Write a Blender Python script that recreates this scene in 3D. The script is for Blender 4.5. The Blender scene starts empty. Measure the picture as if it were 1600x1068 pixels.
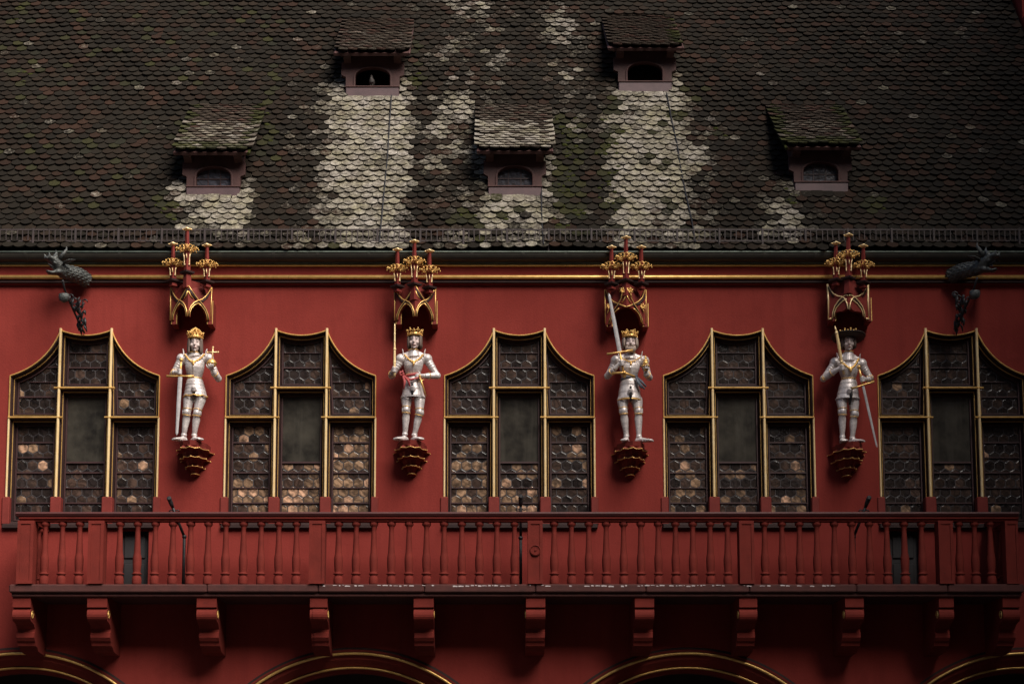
import bpy, bmesh, math, random
from math import sin, cos, pi, radians, sqrt, atan2
from mathutils import Vector, Matrix, noise as mnoise
from mathutils.geometry import tessellate_polygon
random.seed(7)

# ------------------------------------------------------------------ camera, sky, sun, exposure
scene = bpy.context.scene
COL = scene.collection
F_PX, PX, PY, TILT = 2600.0, 760.0, 942.0, math.atan(0.117)
CAM = Vector((0.0, -26.0, 1.6))
cam_data = bpy.data.cameras.new('camera')
cam = bpy.data.objects.new('camera', cam_data)
COL.objects.link(cam)
cam.location = CAM
cam.rotation_euler = (radians(90) + TILT, 0, 0)
cam_data.sensor_width = 36.0
cam_data.lens = 36.0 * F_PX / 1600.0
cam_data.shift_x = (800 - PX) / 1600.0
cam_data.shift_y = (PY - 534) / 1600.0
cam_data.clip_end = 600
scene.camera = cam

SUN_AZ, SUN_EL = radians(36), radians(46)      # azimuth to the right of the facade's normal
sun_dir = Vector((sin(SUN_AZ) * cos(SUN_EL), -cos(SUN_AZ) * cos(SUN_EL), sin(SUN_EL)))
world = bpy.data.worlds.new('World')
scene.world = world
world.use_nodes = True
wn = world.node_tree
sky = wn.nodes.new('ShaderNodeTexSky')
sky.sky_type = 'NISHITA'
sky.sun_disc = False
sky.sun_elevation = SUN_EL
sky.sun_rotation = atan2(sun_dir.x, sun_dir.y)
sky.dust_density = 2.5
bg = wn.nodes['Background']
bg.inputs['Strength'].default_value = 0.05
wn.links.new(sky.outputs[0], bg.inputs['Color'])
sun_data = bpy.data.lights.new('sun', 'SUN')
sun_data.energy = 4.0
sun_data.angle = radians(40)
sun_data.color = (1.0, 0.93, 0.84)
sun = bpy.data.objects.new('sun', sun_data)
COL.objects.link(sun)
sun.rotation_euler = sun_dir.to_track_quat('Z', 'Y').to_euler()
sun.location = (0, -10, 40)
vs = scene.view_settings
vs.view_transform = 'Standard'
vs.look = 'None'
vs.exposure = 0.68
vs.gamma = 1.0


def P(u, v, Y):
    """point of the plane y=Y that a surveyor at the camera sights at photo pixel u,v"""
    xr, yr = (u - PX) / F_PX, (PY - v) / F_PX
    d = Vector((xr, cos(TILT) - yr * sin(TILT), sin(TILT) + yr * cos(TILT)))
    return CAM + d * ((Y - CAM.y) / d.y)


def K(v, Y):
    """metres per photo pixel at height v on plane Y"""
    return (P(PX + 100, v, Y).x - P(PX, v, Y).x) / 100.0


# ------------------------------------------------------------------ materials
def new_mat(name):
    m = bpy.data.materials.new(name)
    m.use_nodes = True
    nt = m.node_tree
    return m, nt, nt.nodes['Principled BSDF']


def add(nt, kind, **kw):
    n = nt.nodes.new(kind)
    for k, v in kw.items():
        setattr(n, k, v)
    return n


def mixc(nt, fac, a, b, blend='MIX'):
    n = add(nt, 'ShaderNodeMix', data_type='RGBA', blend_type=blend)
    for sock, val in ((n.inputs[0], fac), (n.inputs[6], a), (n.inputs[7], b)):
        if isinstance(val, (int, float)):
            sock.default_value = val
        elif isinstance(val, tuple):
            sock.default_value = (*val, 1) if len(val) == 3 else val
        else:
            nt.links.new(val, sock)
    return n.outputs[2]


def noise(nt, scale, detail=4, rough=0.55, vec=None, stretch=None):
    n = add(nt, 'ShaderNodeTexNoise')
    n.inputs['Scale'].default_value = scale
    n.inputs['Detail'].default_value = detail
    n.inputs['Roughness'].default_value = rough
    if vec is None:
        vec = add(nt, 'ShaderNodeNewGeometry').outputs['Position']
    if stretch:
        mp = add(nt, 'ShaderNodeMapping')
        mp.inputs['Scale'].default_value = stretch
        nt.links.new(vec, mp.inputs['Vector'])
        vec = mp.outputs[0]
    nt.links.new(vec, n.inputs['Vector'])
    return n.outputs['Fac']


def ramp(nt, fac, stops):
    r = add(nt, 'ShaderNodeValToRGB')
    el = r.color_ramp.elements
    while len(el) < len(stops):
        el.new(0.5)
    for e, (p, c) in zip(el, stops):
        e.position = p
        e.color = (c, c, c, 1) if isinstance(c, (int, float)) else (*c, 1)
    nt.links.new(fac, r.inputs[0])
    return r.outputs[0]


def bump(nt, bsdf, fac, strength, dist):
    b = add(nt, 'ShaderNodeBump')
    b.inputs['Strength'].default_value = strength
    b.inputs['Distance'].default_value = dist
    nt.links.new(fac, b.inputs['Height'])
    nt.links.new(b.outputs[0], bsdf.inputs['Normal'])


def painted(name, col, col2, rough=0.6, metal=0.0, scale=6.0, bscale=60.0, bstr=0.25, bdist=0.01, wear=None, streak=None, spec=0.5, runs=None):
    m, nt, b = new_mat(name)
    c = mixc(nt, ramp(nt, noise(nt, scale, 6), [(0.3, 0.0), (0.7, 1.0)]), col, col2)
    if streak:
        c = mixc(nt, ramp(nt, noise(nt, 1.6, 5, 0.6, stretch=(2.6, 2.6, 0.28)), [(0.5, 0.0), (0.75, 0.8)]), c, streak)
    if runs:
        c = mixc(nt, ramp(nt, noise(nt, 1.0, 7, 0.65, stretch=(7, 7, 0.4)), [(0.52, 0.0), (0.72, 0.65)]), c, runs)
        c = mixc(nt, ramp(nt, noise(nt, 2.3, 9, 0.7), [(0.40, 0.55), (0.48, 0.0)]), c, runs)
        c = mixc(nt, ramp(nt, noise(nt, 13, 6, 0.7), [(0.70, 0.0), (0.74, 0.7)]), c, (0.31, 0.10, 0.085))
    if wear:
        c = mixc(nt, ramp(nt, noise(nt, scale * 5, 8, 0.7), [(wear[1], 0.0), (wear[1] + 0.06, 1.0)]), c, wear[0])
    nt.links.new(c, b.inputs['Base Color'])
    b.inputs['Roughness'].default_value = rough
    b.inputs['Metallic'].default_value = metal
    b.inputs['Specular IOR Level'].default_value = spec
    bump(nt, b, noise(nt, bscale, 5, 0.6), bstr, bdist)
    return m


M = {}
M['plaster'] = painted('red_plaster', (0.235, 0.036, 0.029), (0.195, 0.028, 0.022), 0.9, 0, 0.9, 35, 0.35, 0.012, streak=(0.17, 0.025, 0.021), spec=0.1, runs=(0.185, 0.027, 0.022))
M['redstone'] = painted('red_painted_stone', (0.175, 0.026, 0.019), (0.13, 0.020, 0.015), 0.8, 0, 5, 70, 0.4, 0.01, wear=((0.08, 0.02, 0.017), 0.62), spec=0.12)
M['trimred'] = painted('red_trim_paint', (0.20, 0.033, 0.027), (0.155, 0.026, 0.021), 0.6, 0, 6, 60, 0.3, 0.006, wear=((0.09, 0.024, 0.02), 0.66), spec=0.15)
M['deck'] = painted('weathered_red_stone', (0.085, 0.026, 0.022), (0.055, 0.02, 0.018), 0.8, 0, 7, 60, 0.5, 0.012, wear=((0.16, 0.12, 0.12), 0.68), spec=0.3)
M['rail'] = painted('dark_red_wood', (0.085, 0.016, 0.015), (0.055, 0.013, 0.013), 0.6, 0, 7, 80, 0.3, 0.006, wear=((0.14, 0.08, 0.075), 0.68), spec=0.35)
M['flake'] = painted('flaking_whitewash', (0.62, 0.55, 0.55), (0.4, 0.33, 0.33), 0.85, 0, 20, 90, 0.5, 0.01)
M['cove'] = painted('black_brown_paint', (0.022, 0.010, 0.010), (0.034, 0.014, 0.012), 0.65, 0, 8, 70, 0.2, 0.005, spec=0.3)
M['sash'] = painted('brown_sash_paint', (0.05, 0.017, 0.017), (0.034, 0.013, 0.014), 0.5, 0, 10, 70, 0.2, 0.004)
M['gold'] = painted('worn_gilding', (0.90, 0.56, 0.19), (0.66, 0.38, 0.11), 0.36, 0.5, 9, 50, 0.3, 0.006, wear=((0.16, 0.08, 0.035), 0.60))
M['goldpale'] = painted('pale_gilding', (0.96, 0.74, 0.42), (0.88, 0.60, 0.27), 0.34, 0.25, 7, 50, 0.25, 0.006, wear=((0.30, 0.16, 0.07), 0.66))
M['silver'] = painted('silvered_armour', (0.76, 0.70, 0.68), (0.44, 0.385, 0.38), 0.42, 0.28, 11, 40, 0.4, 0.006, wear=((0.19, 0.14, 0.125), 0.575))
M['blade'] = painted('pale_blade', (0.62, 0.59, 0.60), (0.45, 0.42, 0.42), 0.4, 0.3, 14, 60, 0.2, 0.004)
M['skin'] = painted('painted_face', (0.62, 0.50, 0.47), (0.55, 0.43, 0.41), 0.55, 0, 14, 50, 0.15, 0.003)
M['hair'] = painted('brown_grey_hair', (0.16, 0.11, 0.085), (0.085, 0.058, 0.05), 0.6, 0, 30, 90, 0.5, 0.006)
M['beard'] = painted('grey_beard', (0.36, 0.28, 0.23), (0.20, 0.15, 0.12), 0.6, 0, 30, 90, 0.5, 0.006)
M['dark'] = painted('blackened_paint', (0.012, 0.010, 0.012), (0.018, 0.015, 0.016), 0.75, 0, 20, 60, 0.2, 0.004)
M['felt'] = painted('dark_brown_felt', (0.045, 0.028, 0.022), (0.03, 0.02, 0.016), 0.7, 0, 20, 60, 0.2, 0.004)
M['iris'] = painted('painted_eye', (0.035, 0.03, 0.03), (0.05, 0.04, 0.04), 0.4)
M['lip'] = painted('painted_lips', (0.35, 0.13, 0.12), (0.30, 0.11, 0.10), 0.5)
M['sash_red'] = painted('red_cloth', (0.42, 0.075, 0.07), (0.30, 0.045, 0.05), 0.7, 0, 25, 60, 0.3, 0.006)
M['sash_blue'] = painted('grey_blue_cloth', (0.11, 0.12, 0.15), (0.06, 0.07, 0.09), 0.7, 0, 25, 60, 0.3, 0.006)
M['iron'] = painted('black_iron', (0.02, 0.02, 0.023), (0.035, 0.032, 0.034), 0.5, 0.3, 15, 60, 0.3, 0.005)
M['guard'] = painted('rust_brown_iron', (0.05, 0.033, 0.032), (0.03, 0.021, 0.021), 0.6, 0.1, 15, 60, 0.3, 0.005)
M['dragon'] = painted('dragon_copper', (0.10, 0.105, 0.10), (0.05, 0.054, 0.054), 0.42, 0.45, 14, 45, 0.7, 0.02, wear=((0.17, 0.13, 0.075), 0.6))
M['gutter'] = painted('dark_copper', (0.026, 0.022, 0.018), (0.04, 0.034, 0.026), 0.5, 0.2, 6, 40, 0.3, 0.008, wear=((0.07, 0.08, 0.065), 0.67))
M['verdigris'] = painted('verdigris_rim', (0.20, 0.24, 0.20), (0.09, 0.11, 0.09), 0.6, 0.1, 6, 40, 0.3, 0.006, wear=((0.08, 0.08, 0.06), 0.62))
M['dormer'] = painted('brown_red_wood', (0.090, 0.040, 0.036), (0.055, 0.026, 0.024), 0.65, 0, 5, 60, 0.35, 0.008, wear=((0.24, 0.19, 0.18), 0.66), spec=0.3)
M['sill'] = painted('purple_lead_sill', (0.105, 0.058, 0.062), (0.07, 0.04, 0.044), 0.5, 0.1, 6, 60, 0.3, 0.006, wear=((0.30, 0.25, 0.27), 0.68))
M['lead'] = painted('lead_came', (0.055, 0.044, 0.046), (0.032, 0.026, 0.028), 0.65, 0.1, 20, 60, 0.2, 0.003)
M['mesh'] = painted('grey_green_plate', (0.014, 0.013, 0.012), (0.058, 0.052, 0.042), 0.16, 0, 3.2, 5, 0.5, 0.02, streak=(0.075, 0.068, 0.056))  # pale streaks paint wavy reflections into the plain panes
M['deepbrown'] = painted('underlay_boards', (0.03, 0.022, 0.018), (0.02, 0.016, 0.014), 0.9)
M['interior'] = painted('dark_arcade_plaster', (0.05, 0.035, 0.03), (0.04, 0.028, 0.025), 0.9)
M['ground'] = painted('square_paving', (0.06, 0.052, 0.05), (0.045, 0.04, 0.038), 0.85, 0, 3, 12, 0.6, 0.03)
M['sandstone'] = painted('sandstone', (0.42, 0.26, 0.18), (0.33, 0.20, 0.14), 0.85, 0, 1.5, 20, 0.4, 0.02)
M['greywall'] = painted('grey_render', (0.12, 0.105, 0.10), (0.10, 0.09, 0.085), 0.9, 0, 1.5, 20, 0.4, 0.02)
M['pigeon'] = painted('pigeon_feathers', (0.12, 0.10, 0.09), (0.06, 0.055, 0.055), 0.7, 0, 30)
M['moss'] = painted('moss', (0.050, 0.055, 0.014), (0.032, 0.036, 0.010), 0.95, 0, 20, 80, 0.9, 0.02, spec=0.1)


def glass_mat():
    m, nt, b = new_mat('old_glass')
    oi = add(nt, 'ShaderNodeObjectInfo')
    w = add(nt, 'ShaderNodeTexWave', wave_type='BANDS', bands_direction='DIAGONAL')
    w.inputs['Scale'].default_value = 4.0
    w.inputs['Distortion'].default_value = 14
    w.inputs['Detail'].default_value = 3
    geo = add(nt, 'ShaderNodeNewGeometry')
    off = add(nt, 'ShaderNodeVectorMath', operation='MULTIPLY_ADD')
    nt.links.new(oi.outputs['Random'], off.inputs[0])
    off.inputs[1].default_value = (9, 5, 7)
    nt.links.new(geo.outputs['Position'], off.inputs[2])
    nt.links.new(off.outputs[0], w.inputs['Vector'])
    n2 = noise(nt, 9, 5, 0.6, vec=off.outputs[0])
    c = mixc(nt, ramp(nt, w.outputs['Fac'], [(0.15, 0.55), (0.55, 1.0), (0.9, 1.25)]), (0.0, 0.0, 0.0), oi.outputs['Color'])  # pane colour carries the painted reflections, broken up by wavy bands
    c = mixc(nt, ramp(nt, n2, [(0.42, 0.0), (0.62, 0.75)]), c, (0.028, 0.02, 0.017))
    nt.links.new(c, b.inputs['Base Color'])
    b.inputs['Roughness'].default_value = 0.22
    b.inputs['IOR'].default_value = 1.45
    bump(nt, b, noise(nt, 14, 2, 0.5, vec=off.outputs[0]), 0.35, 0.02)
    return m


def tile_mat():
    m, nt, b = new_mat('clay_tile')
    oi = add(nt, 'ShaderNodeObjectInfo')
    at = add(nt, 'ShaderNodeVertexColor', layer_name='tile_color')
    base = mixc(nt, 1.0, oi.outputs['Color'], at.outputs['Color'], 'MULTIPLY')
    am = add(nt, 'ShaderNodeMath', operation='MULTIPLY')
    nt.links.new(oi.outputs['Alpha'], am.inputs[0])
    nt.links.new(at.outputs['Alpha'], am.inputs[1])
    n1 = noise(nt, 26, 6, 0.65)
    base = mixc(nt, ramp(nt, n1, [(0.35, 0.55), (0.7, 1.0)]), (0.010, 0.008, 0.006), base)
    # lichen crust: more of the tile is covered as the tile's own lichen amount grows
    n2 = noise(nt, 17, 10, 0.78)
    s = add(nt, 'ShaderNodeMath', operation='MULTIPLY_ADD')
    nt.links.new(am.outputs[0], s.inputs[0])
    s.inputs[1].default_value = 0.50
    nt.links.new(n2, s.inputs[2])
    n2b = noise(nt, 11, 4, 0.6)
    lich = ramp(nt, s.outputs[0], [(0.66, 0.0), (0.92, 1.0)])
    n3 = noise(nt, 3.0, 4)
    lc = mixc(nt, ramp(nt, n3, [(0.35, 0.0), (0.65, 1.0)]), (0.56, 0.51, 0.45), (0.42, 0.385, 0.25))
    lc = mixc(nt, ramp(nt, n2b, [(0.38, 0.75), (0.62, 0.0)]), lc, (0.15, 0.13, 0.105))
    lc = mixc(nt, ramp(nt, noise(nt, 90, 4, 0.7), [(0.38, 0.85), (0.62, 0.0)]), lc, (0.085, 0.07, 0.058))
    c = mixc(nt, lich, base, lc)
    nt.links.new(c, b.inputs['Base Color'])
    b.inputs['Roughness'].default_value = 0.85
    b.inputs['Specular IOR Level'].default_value = 0.12
    bump(nt, b, noise(nt, 60, 6, 0.7), 0.7, 0.012)
    return m


M['glass'] = glass_mat()
M['tile'] = tile_mat()


# ------------------------------------------------------------------ mesh helpers
class MB:
    def __init__(s):
        s.v, s.f = [], []

    def face_add(s, pts, faces):
        o = len(s.v)
        s.v += [tuple(p) for p in pts]
        s.f += [tuple(i + o for i in f) for f in faces]
        return s

    def box(s, x0, x1, y0, y1, z0, z1, c=0.0):
        if x0 > x1: x0, x1 = x1, x0
        if y0 > y1: y0, y1 = y1, y0
        if z0 > z1: z0, z1 = z1, z0
        if c <= 0:
            p = [(x, y, z) for x in (x0, x1) for y in (y0, y1) for z in (z0, z1)]
            return s.face_add(p, [(0, 1, 3, 2), (4, 6, 7, 5), (0, 4, 5, 1), (2, 3, 7, 6), (0, 2, 6, 4), (1, 5, 7, 3)])
        # chamfered along all edges: three stacked octagon-like rings
        def ring(z, d):
            a, b_, e, g = x0 + d, x1 - d, y0 + d, y1 - d
            return [(a + c, e, z), (b_ - c, e, z), (b_, e + c, z), (b_, g - c, z), (b_ - c, g, z), (a + c, g, z), (a, g - c, z), (a, e + c, z)]
        return s.loft([ring(z0, c), ring(z0 + c, 0), ring(z1 - c, 0), ring(z1, c)])

    def loft(s, rings, closed=True, caps=True, loop=False):
        n = len(rings[0])
        pts = [p for r in rings for p in r]
        fs = []
        R = len(rings)
        for i in range(R if loop else R - 1):
            j = (i + 1) % R
            for k in range(n if closed else n - 1):
                l = (k + 1) % n
                fs.append((i * n + k, i * n + l, j * n + l, j * n + k))
        if caps and not loop and closed:
            fs.append(tuple(range(n - 1, -1, -1)))
            fs.append(tuple((R - 1) * n + k for k in range(n)))
        return s.face_add(pts, fs)

    def tube(s, path, r, n=8, flat=1.0, up=None):
        path = [Vector(p) for p in path]
        rs = r if isinstance(r, (list, tuple)) else [r] * len(path)
        rings = []
        t0 = (path[1] - path[0]).normalized()
        ref = Vector(up) if up else (Vector((0, 0, 1)) if abs(t0.z) < 0.9 else Vector((0, 1, 0)))
        a = (ref - t0 * ref.dot(t0)).normalized()
        for i, p in enumerate(path):
            t = (path[min(i + 1, len(path) - 1)] - path[max(i - 1, 0)]).normalized()
            a = (a - t * a.dot(t)).normalized()
            b = t.cross(a)
            rr = rs[i]
            if not isinstance(rr, (tuple, list)):
                rr = (rr * flat, rr)
            rings.append([p + a * (rr[0] * cos(2 * pi * k / n)) + b * (rr[1] * sin(2 * pi * k / n)) for k in range(n)])
        return s.loft(rings)

    def lathe(s, prof, n=16, c=(0, 0, 0), sx=1, sy=1):
        rings = [[(c[0] + r * sx * cos(2 * pi * k / n), c[1] + r * sy * sin(2 * pi * k / n), c[2] + z) for k in range(n)] for r, z in prof]
        return s.loft(rings)

    def ball(s, c, r, n=10, m=7):
        r = r if isinstance(r, (tuple, list)) else (r, r, r)
        rings = []
        for i in range(m + 1):
            t = -pi / 2 + pi * (i * 0.96 / m + 0.02)
            rings.append([(c[0] + r[0] * cos(t) * cos(2 * pi * k / n), c[1] + r[1] * cos(t) * sin(2 * pi * k / n), c[2] + r[2] * sin(t)) for k in range(n)])
        return s.loft(rings)

    def prism_x(s, poly_yz, x0, x1):
        return s.loft([[(x0, y, z) for y, z in poly_yz], [(x1, y, z) for y, z in poly_yz]])

    def plate(s, poly_xz, y0, y1, holes=()):
        """xz polygon with holes, from y0 (front) to y1 (back)"""
        loops = [[Vector((x, 0, z)) for x, z in poly_xz]] + [[Vector((x, 0, z)) for x, z in h] for h in holes]
        flat = [p for l in loops for p in l]
        tris = tessellate_polygon([[Vector((p.x, p.z, 0)) for p in l] for l in loops])
        n = len(flat)
        pts = [(p.x, y0, p.z) for p in flat] + [(p.x, y1, p.z) for p in flat]
        fs = [tuple(t) for t in tris] + [tuple(i + n for i in reversed(t)) for t in tris]
        o = 0
        for l in loops:
            k = len(l)
            for i in range(k):
                j = (i + 1) % k
                fs.append((o + i, o + j, o + j + n, o + i + n))
            o += k
        return s.face_add(pts, fs)

    def mesh(s, name, mat, smooth=False, fix=True):
        me = bpy.data.meshes.new(name)
        me.from_pydata(s.v, [], s.f)
        if fix:
            bm = bmesh.new()
            bm.from_mesh(me)
            bmesh.ops.recalc_face_normals(bm, faces=bm.faces[:])
            bm.to_mesh(me)
            bm.free()
        me.materials.append(M[mat])
        if smooth:
            me.polygons.foreach_set('use_smooth', [True] * len(me.polygons))
        return me

    def build(s, name, mat, parent=None, smooth=False, loc=None):
        me = s.mesh(name, mat, smooth)
        if smooth == 'auto':
            me.set_sharp_from_angle(angle=radians(38))
        return link(name, me, parent, loc)


def link(name, me, parent=None, loc=None):
    o = bpy.data.objects.new(name, me)
    COL.objects.link(o)
    if parent is not None:
        o.parent = parent
    if loc is not None:
        o.location = loc
    return o


def thing(name, label, cat, loc=(0, 0, 0), group=None):
    o = bpy.data.objects.new(name, None)
    o.empty_display_size = 0.2
    COL.objects.link(o)
    o.location = loc
    o['label'], o['category'] = label, cat
    if group:
        o['group'] = group
    return o


def part(name, parent, loc=(0, 0, 0)):
    o = bpy.data.objects.new(name, None)
    o.empty_display_size = 0.2
    COL.objects.link(o)
    o.parent = parent
    o.location = loc
    return o


def offset_poly(poly, d):
    """inset a counter-clockwise polygon by d with mitred corners"""
    n = len(poly)
    out = []
    for i in range(n):
        p0, p1, p2 = Vector(poly[i - 1]), Vector(poly[i]), Vector(poly[(i + 1) % n])
        e1, e2 = (p1 - p0).normalized(), (p2 - p1).normalized()
        n1, n2 = Vector((-e1.y, e1.x)), Vector((-e2.y, e2.x))
        b = n1 + n2
        b = b / max(0.35, 1 + n1.dot(n2))
        out.append(tuple(p1 + b * d))
    return out


def ring_strip(mb, poly, prof, skip=None):
    """loft a closed xz polygon through (inset, y) stations"""
    rings = []
    for d, y in prof:
        rings.append([(x, y, z) for x, z in (offset_poly(poly, d) if d else poly)])
    mb.loft(rings, closed=True, caps=False)


# ------------------------------------------------------------------ the ground and the unseen masses added to shade the facade
g = MB().face_add([(-300, -300, 0), (300, -300, 0), (300, 300, 0), (-300, 300, 0)], [(0, 1, 2, 3)]).build('ground', 'ground')
g['kind'] = 'structure'


def blocker_house(name, label, x0, x1, y0, y1, h, ridge, mat, face):  # unseen mass dressed as a building, added to block light
    t = thing(name, label, 'building', ((x0 + x1) / 2, (y0 + y1) / 2, 0))
    hx, hy = (x1 - x0) / 2, (y1 - y0) / 2
    MB().box(-hx, hx, -hy, hy, 0, h).build('wall', mat, t)
    if face == 'x':
        r = [(-hx - .3, -hy - .3, h), (hx + .3, -hy - .3, h), (hx + .3, hy + .3, h), (-hx - .3, hy + .3, h), (0, -hy - .3, ridge), (0, hy + .3, ridge)]
        MB().face_add(r, [(0, 1, 4), (2, 3, 5), (1, 2, 5, 4), (3, 0, 4, 5), (0, 3, 2, 1)]).build('roof', 'deepbrown', t)
    else:
        r = [(-hx - .3, -hy - .3, h), (hx + .3, -hy - .3, h), (hx + .3, hy + .3, h), (-hx - .3, hy + .3, h), (-hx - .3, 0, ridge), (hx + .3, 0, ridge)]
        MB().face_add(r, [(0, 3, 4), (1, 2, 5), (0, 1, 5, 4), (2, 3, 4, 5), (0, 3, 2, 1)]).build('roof', 'deepbrown', t)
    wm = MB().box(-.5, .5, -.04, .04, 0, 1.7).mesh('window', 'sash')
    L = hx if face == 'y' else hy
    for i in range(int(2 * L / 3)):
        for j in range(int(h / 4)):
            q = -L + 1.6 + i * 3
            w = link('window', wm, t, (q, hy + .02, 1.2 + j * 4) if face == 'y' else (-hx - .02, q, 1.2 + j * 4))
            if face == 'x':
                w.rotation_euler.z = pi / 2
    return t


blocker_house('minster_blocker', 'unseen sandstone minster mass behind the viewer, sized to shade the lower wall', -75, 60, -62, -42, 31, 38, 'sandstone', 'y')  # sized and placed to keep low skylight off the lower wall
blocker_house('shade_block', 'unseen grey block off to the right, added to darken that side of the facade', 12.8, 24, -17, -1.5, 27, 33, 'greywall', 'x')  # invented mass that blocks sun and sky towards the right end

# ------------------------------------------------------------------ the hall
hall = thing('merchants_hall', 'red plastered gothic hall with gilded tracery windows, balcony and steep tiled roof', 'building')
XL, XR = -9.35, 9.75
z_eave_wall = P(760, 404, 0).z

# windows: outline in metres about the window's own axis
KW = K(650, 0)
W_HALF, M_HALF = 117 * KW, 40 * KW
WIN_U = [131, 469.5, 811.5, 1154, 1490]
def zw(v): return P(760, v, 0).z
Z_BOT, Z_SIDE, Z_MID, Z_SHO, Z_PEAK = zw(819), zw(652), zw(606), zw(587), zw(516)
Z_GOLD = zw(776)


def flank(t):
    """peak (t=0) to shoulder (t=1): x outward, z"""
    x = 2 * t * (1 - t) * 0.26 + t * t
    d = 2 * t * (1 - t) * 0.76 + t * t
    return M_HALF + (W_HALF - M_HALF) * x, Z_PEAK + (Z_SHO - Z_PEAK) * d


def sag(t):
    return -M_HALF + 2 * M_HALF * t, Z_PEAK - 4 * t * (1 - t) * 0.085


NF = 12
fl = [flank(i / NF) for i in range(NF + 1)]
outline = [(-W_HALF, Z_BOT), (W_HALF, Z_BOT)] + [p for p in reversed(fl)] + [sag(t / 8) for t in range(7, 0, -1)] + [(-x, z) for x, z in fl]
win_x = [P(u, 650, 0).x for u in WIN_U]
CELLS = {
    'lower_left': [(-W_HALF, Z_BOT), (-M_HALF, Z_BOT), (-M_HALF, Z_SIDE), (-W_HALF, Z_SIDE)],
    'lower_mid': [(-M_HALF, Z_BOT), (M_HALF, Z_BOT), (M_HALF, Z_MID), (-M_HALF, Z_MID)],
    'lower_right': [(M_HALF, Z_BOT), (W_HALF, Z_BOT), (W_HALF, Z_SIDE), (M_HALF, Z_SIDE)],
    'upper_right': [(M_HALF, Z_SIDE), (W_HALF, Z_SIDE)] + [p for p in reversed(fl)],
    'upper_mid': [(-M_HALF, Z_MID), (M_HALF, Z_MID)] + [sag(1)] + [sag(t / 8) for t in range(7, 0, -1)] + [sag(0)],
}
CELLS['upper_left'] = [(-x, z) for x, z in reversed(CELLS['upper_right'])]

# balcony heights
YB = -0.95
z_deck_top, z_deck_bot = P(760, 913, YB).z, P(760, 926, YB).z
z_rail_top, z_rail_bot = P(760, 801, YB).z, P(760, 815, YB).z

# arcade arches
ARCH_U, R_OUT = [32, 553, 1076, 1600], 2.62
arch_x = [P(u, 1018, 0).x for u in ARCH_U]
arch_zc = P(760, 1019, 0).z - R_OUT
ARC_LIM = radians(61)


def arch_path(xc, off):
    """left foot up and over to the right foot; off grows inward"""
    R = R_OUT - off
    hw = R_OUT * sin(ARC_LIM) - off
    a = math.asin(hw / R)
    zs = arch_zc + R * cos(a)
    pts = [(xc - hw, 0.0), (xc - hw, zs * 0.5)]
    pts += [(xc + R * sin(-a + 2 * a * i / 40), arch_zc + R * cos(-a + 2 * a * i / 40)) for i in range(41)]
    pts += [(xc + hw, zs * 0.5), (xc + hw, 0.0)]
    return pts


outer = [(XL, 0.0)]
for xc in arch_x:
    if xc + 2.4 < XR:
        outer += arch_path(xc, 0.0)
    else:
        pts = [p for p in arch_path(xc, 0.0)]
        outer += [p for p in pts]
outer = [p for p in outer if p[0] <= XR + 2.5]
XW = max(XR, max(p[0] for p in outer) + 0.5)
XR = XW
outer += [(XW, 0.0), (XW, z_eave_wall), (XL, z_eave_wall)]
DOOR = [(0, 59 * KW, 106 * KW), (4, -106 * KW, -59 * KW)]
holes = [[(x + wx, z) for x, z in outline] for wx in win_x]
for wi, a, b in DOOR:
    holes.append([(win_x[wi] + a, z_deck_top - 0.02), (win_x[wi] + b, z_deck_top - 0.02), (win_x[wi] + b, Z_BOT - 0.09), (win_x[wi] + a, Z_BOT - 0.09)])
MB().plate(outer, 0.0, 0.45, holes).build('wall', 'plaster', hall)
# the arcade behind the arches
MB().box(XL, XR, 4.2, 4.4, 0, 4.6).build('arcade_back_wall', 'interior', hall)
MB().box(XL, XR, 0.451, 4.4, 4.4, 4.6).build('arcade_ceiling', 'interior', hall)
# side and rear walls
D_BACK = 12.4
MB().box(XL - 0.4, XL - 0.002, 0, D_BACK, 0, z_eave_wall).build('side_wall', 'plaster', hall)
MB().box(XR + 0.002, XR + 0.4, 0, D_BACK, 0, z_eave_wall).build('side_wall', 'plaster', hall)
MB().box(XL, XR, D_BACK - 0.4, D_BACK, 0, z_eave_wall).build('rear_wall', 'plaster', hall)

for xc in arch_x:
    t = part('arch_moulding', hall)
    def sweep(prof, name, mat, par, sm=False):
        mb = MB()
        rings = [[(x, y, z) for x, z in arch_path(xc, off)] for off, y in prof]
        mb.loft(rings, closed=False, caps=False)
        return mb.build(name, mat, par, sm)
    sweep([(-0.05, 0.002), (-0.05, -0.03), (-0.015, -0.03), (-0.015, 0.03), (0.03, 0.05), (0.03, 0.02), (0.10, 0.05), (0.19, 0.14), (0.22, 0.22), (0.22, 0.19), (0.30, 0.24), (0.30, 0.45)], 'stone_rib', 'redstone', t)
    sweep([(-0.012, 0.0), (-0.008, -0.022), (0.01, -0.03), (0.028, -0.022), (0.032, 0.03)], 'gilt_bead', 'gold', t, True)
    sweep([(0.205, 0.17), (0.21, 0.145), (0.222, 0.135), (0.236, 0.145), (0.24, 0.20)], 'gilt_bead', 'gold', t, True)
    sweep([(-0.085, 0.0), (-0.085, -0.012), (-0.05, -0.016), (-0.05, 0.0)], 'black_fillet', 'cove', t)  # black strip paints the shadow line of the outer groove


# ------------------------------------------------------------------ windows
HEX_R = 0.0945
hex_pts = [(HEX_R * sin(pi / 3 * k), HEX_R * cos(pi / 3 * k)) for k in range(5, -1, -1)]


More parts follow.
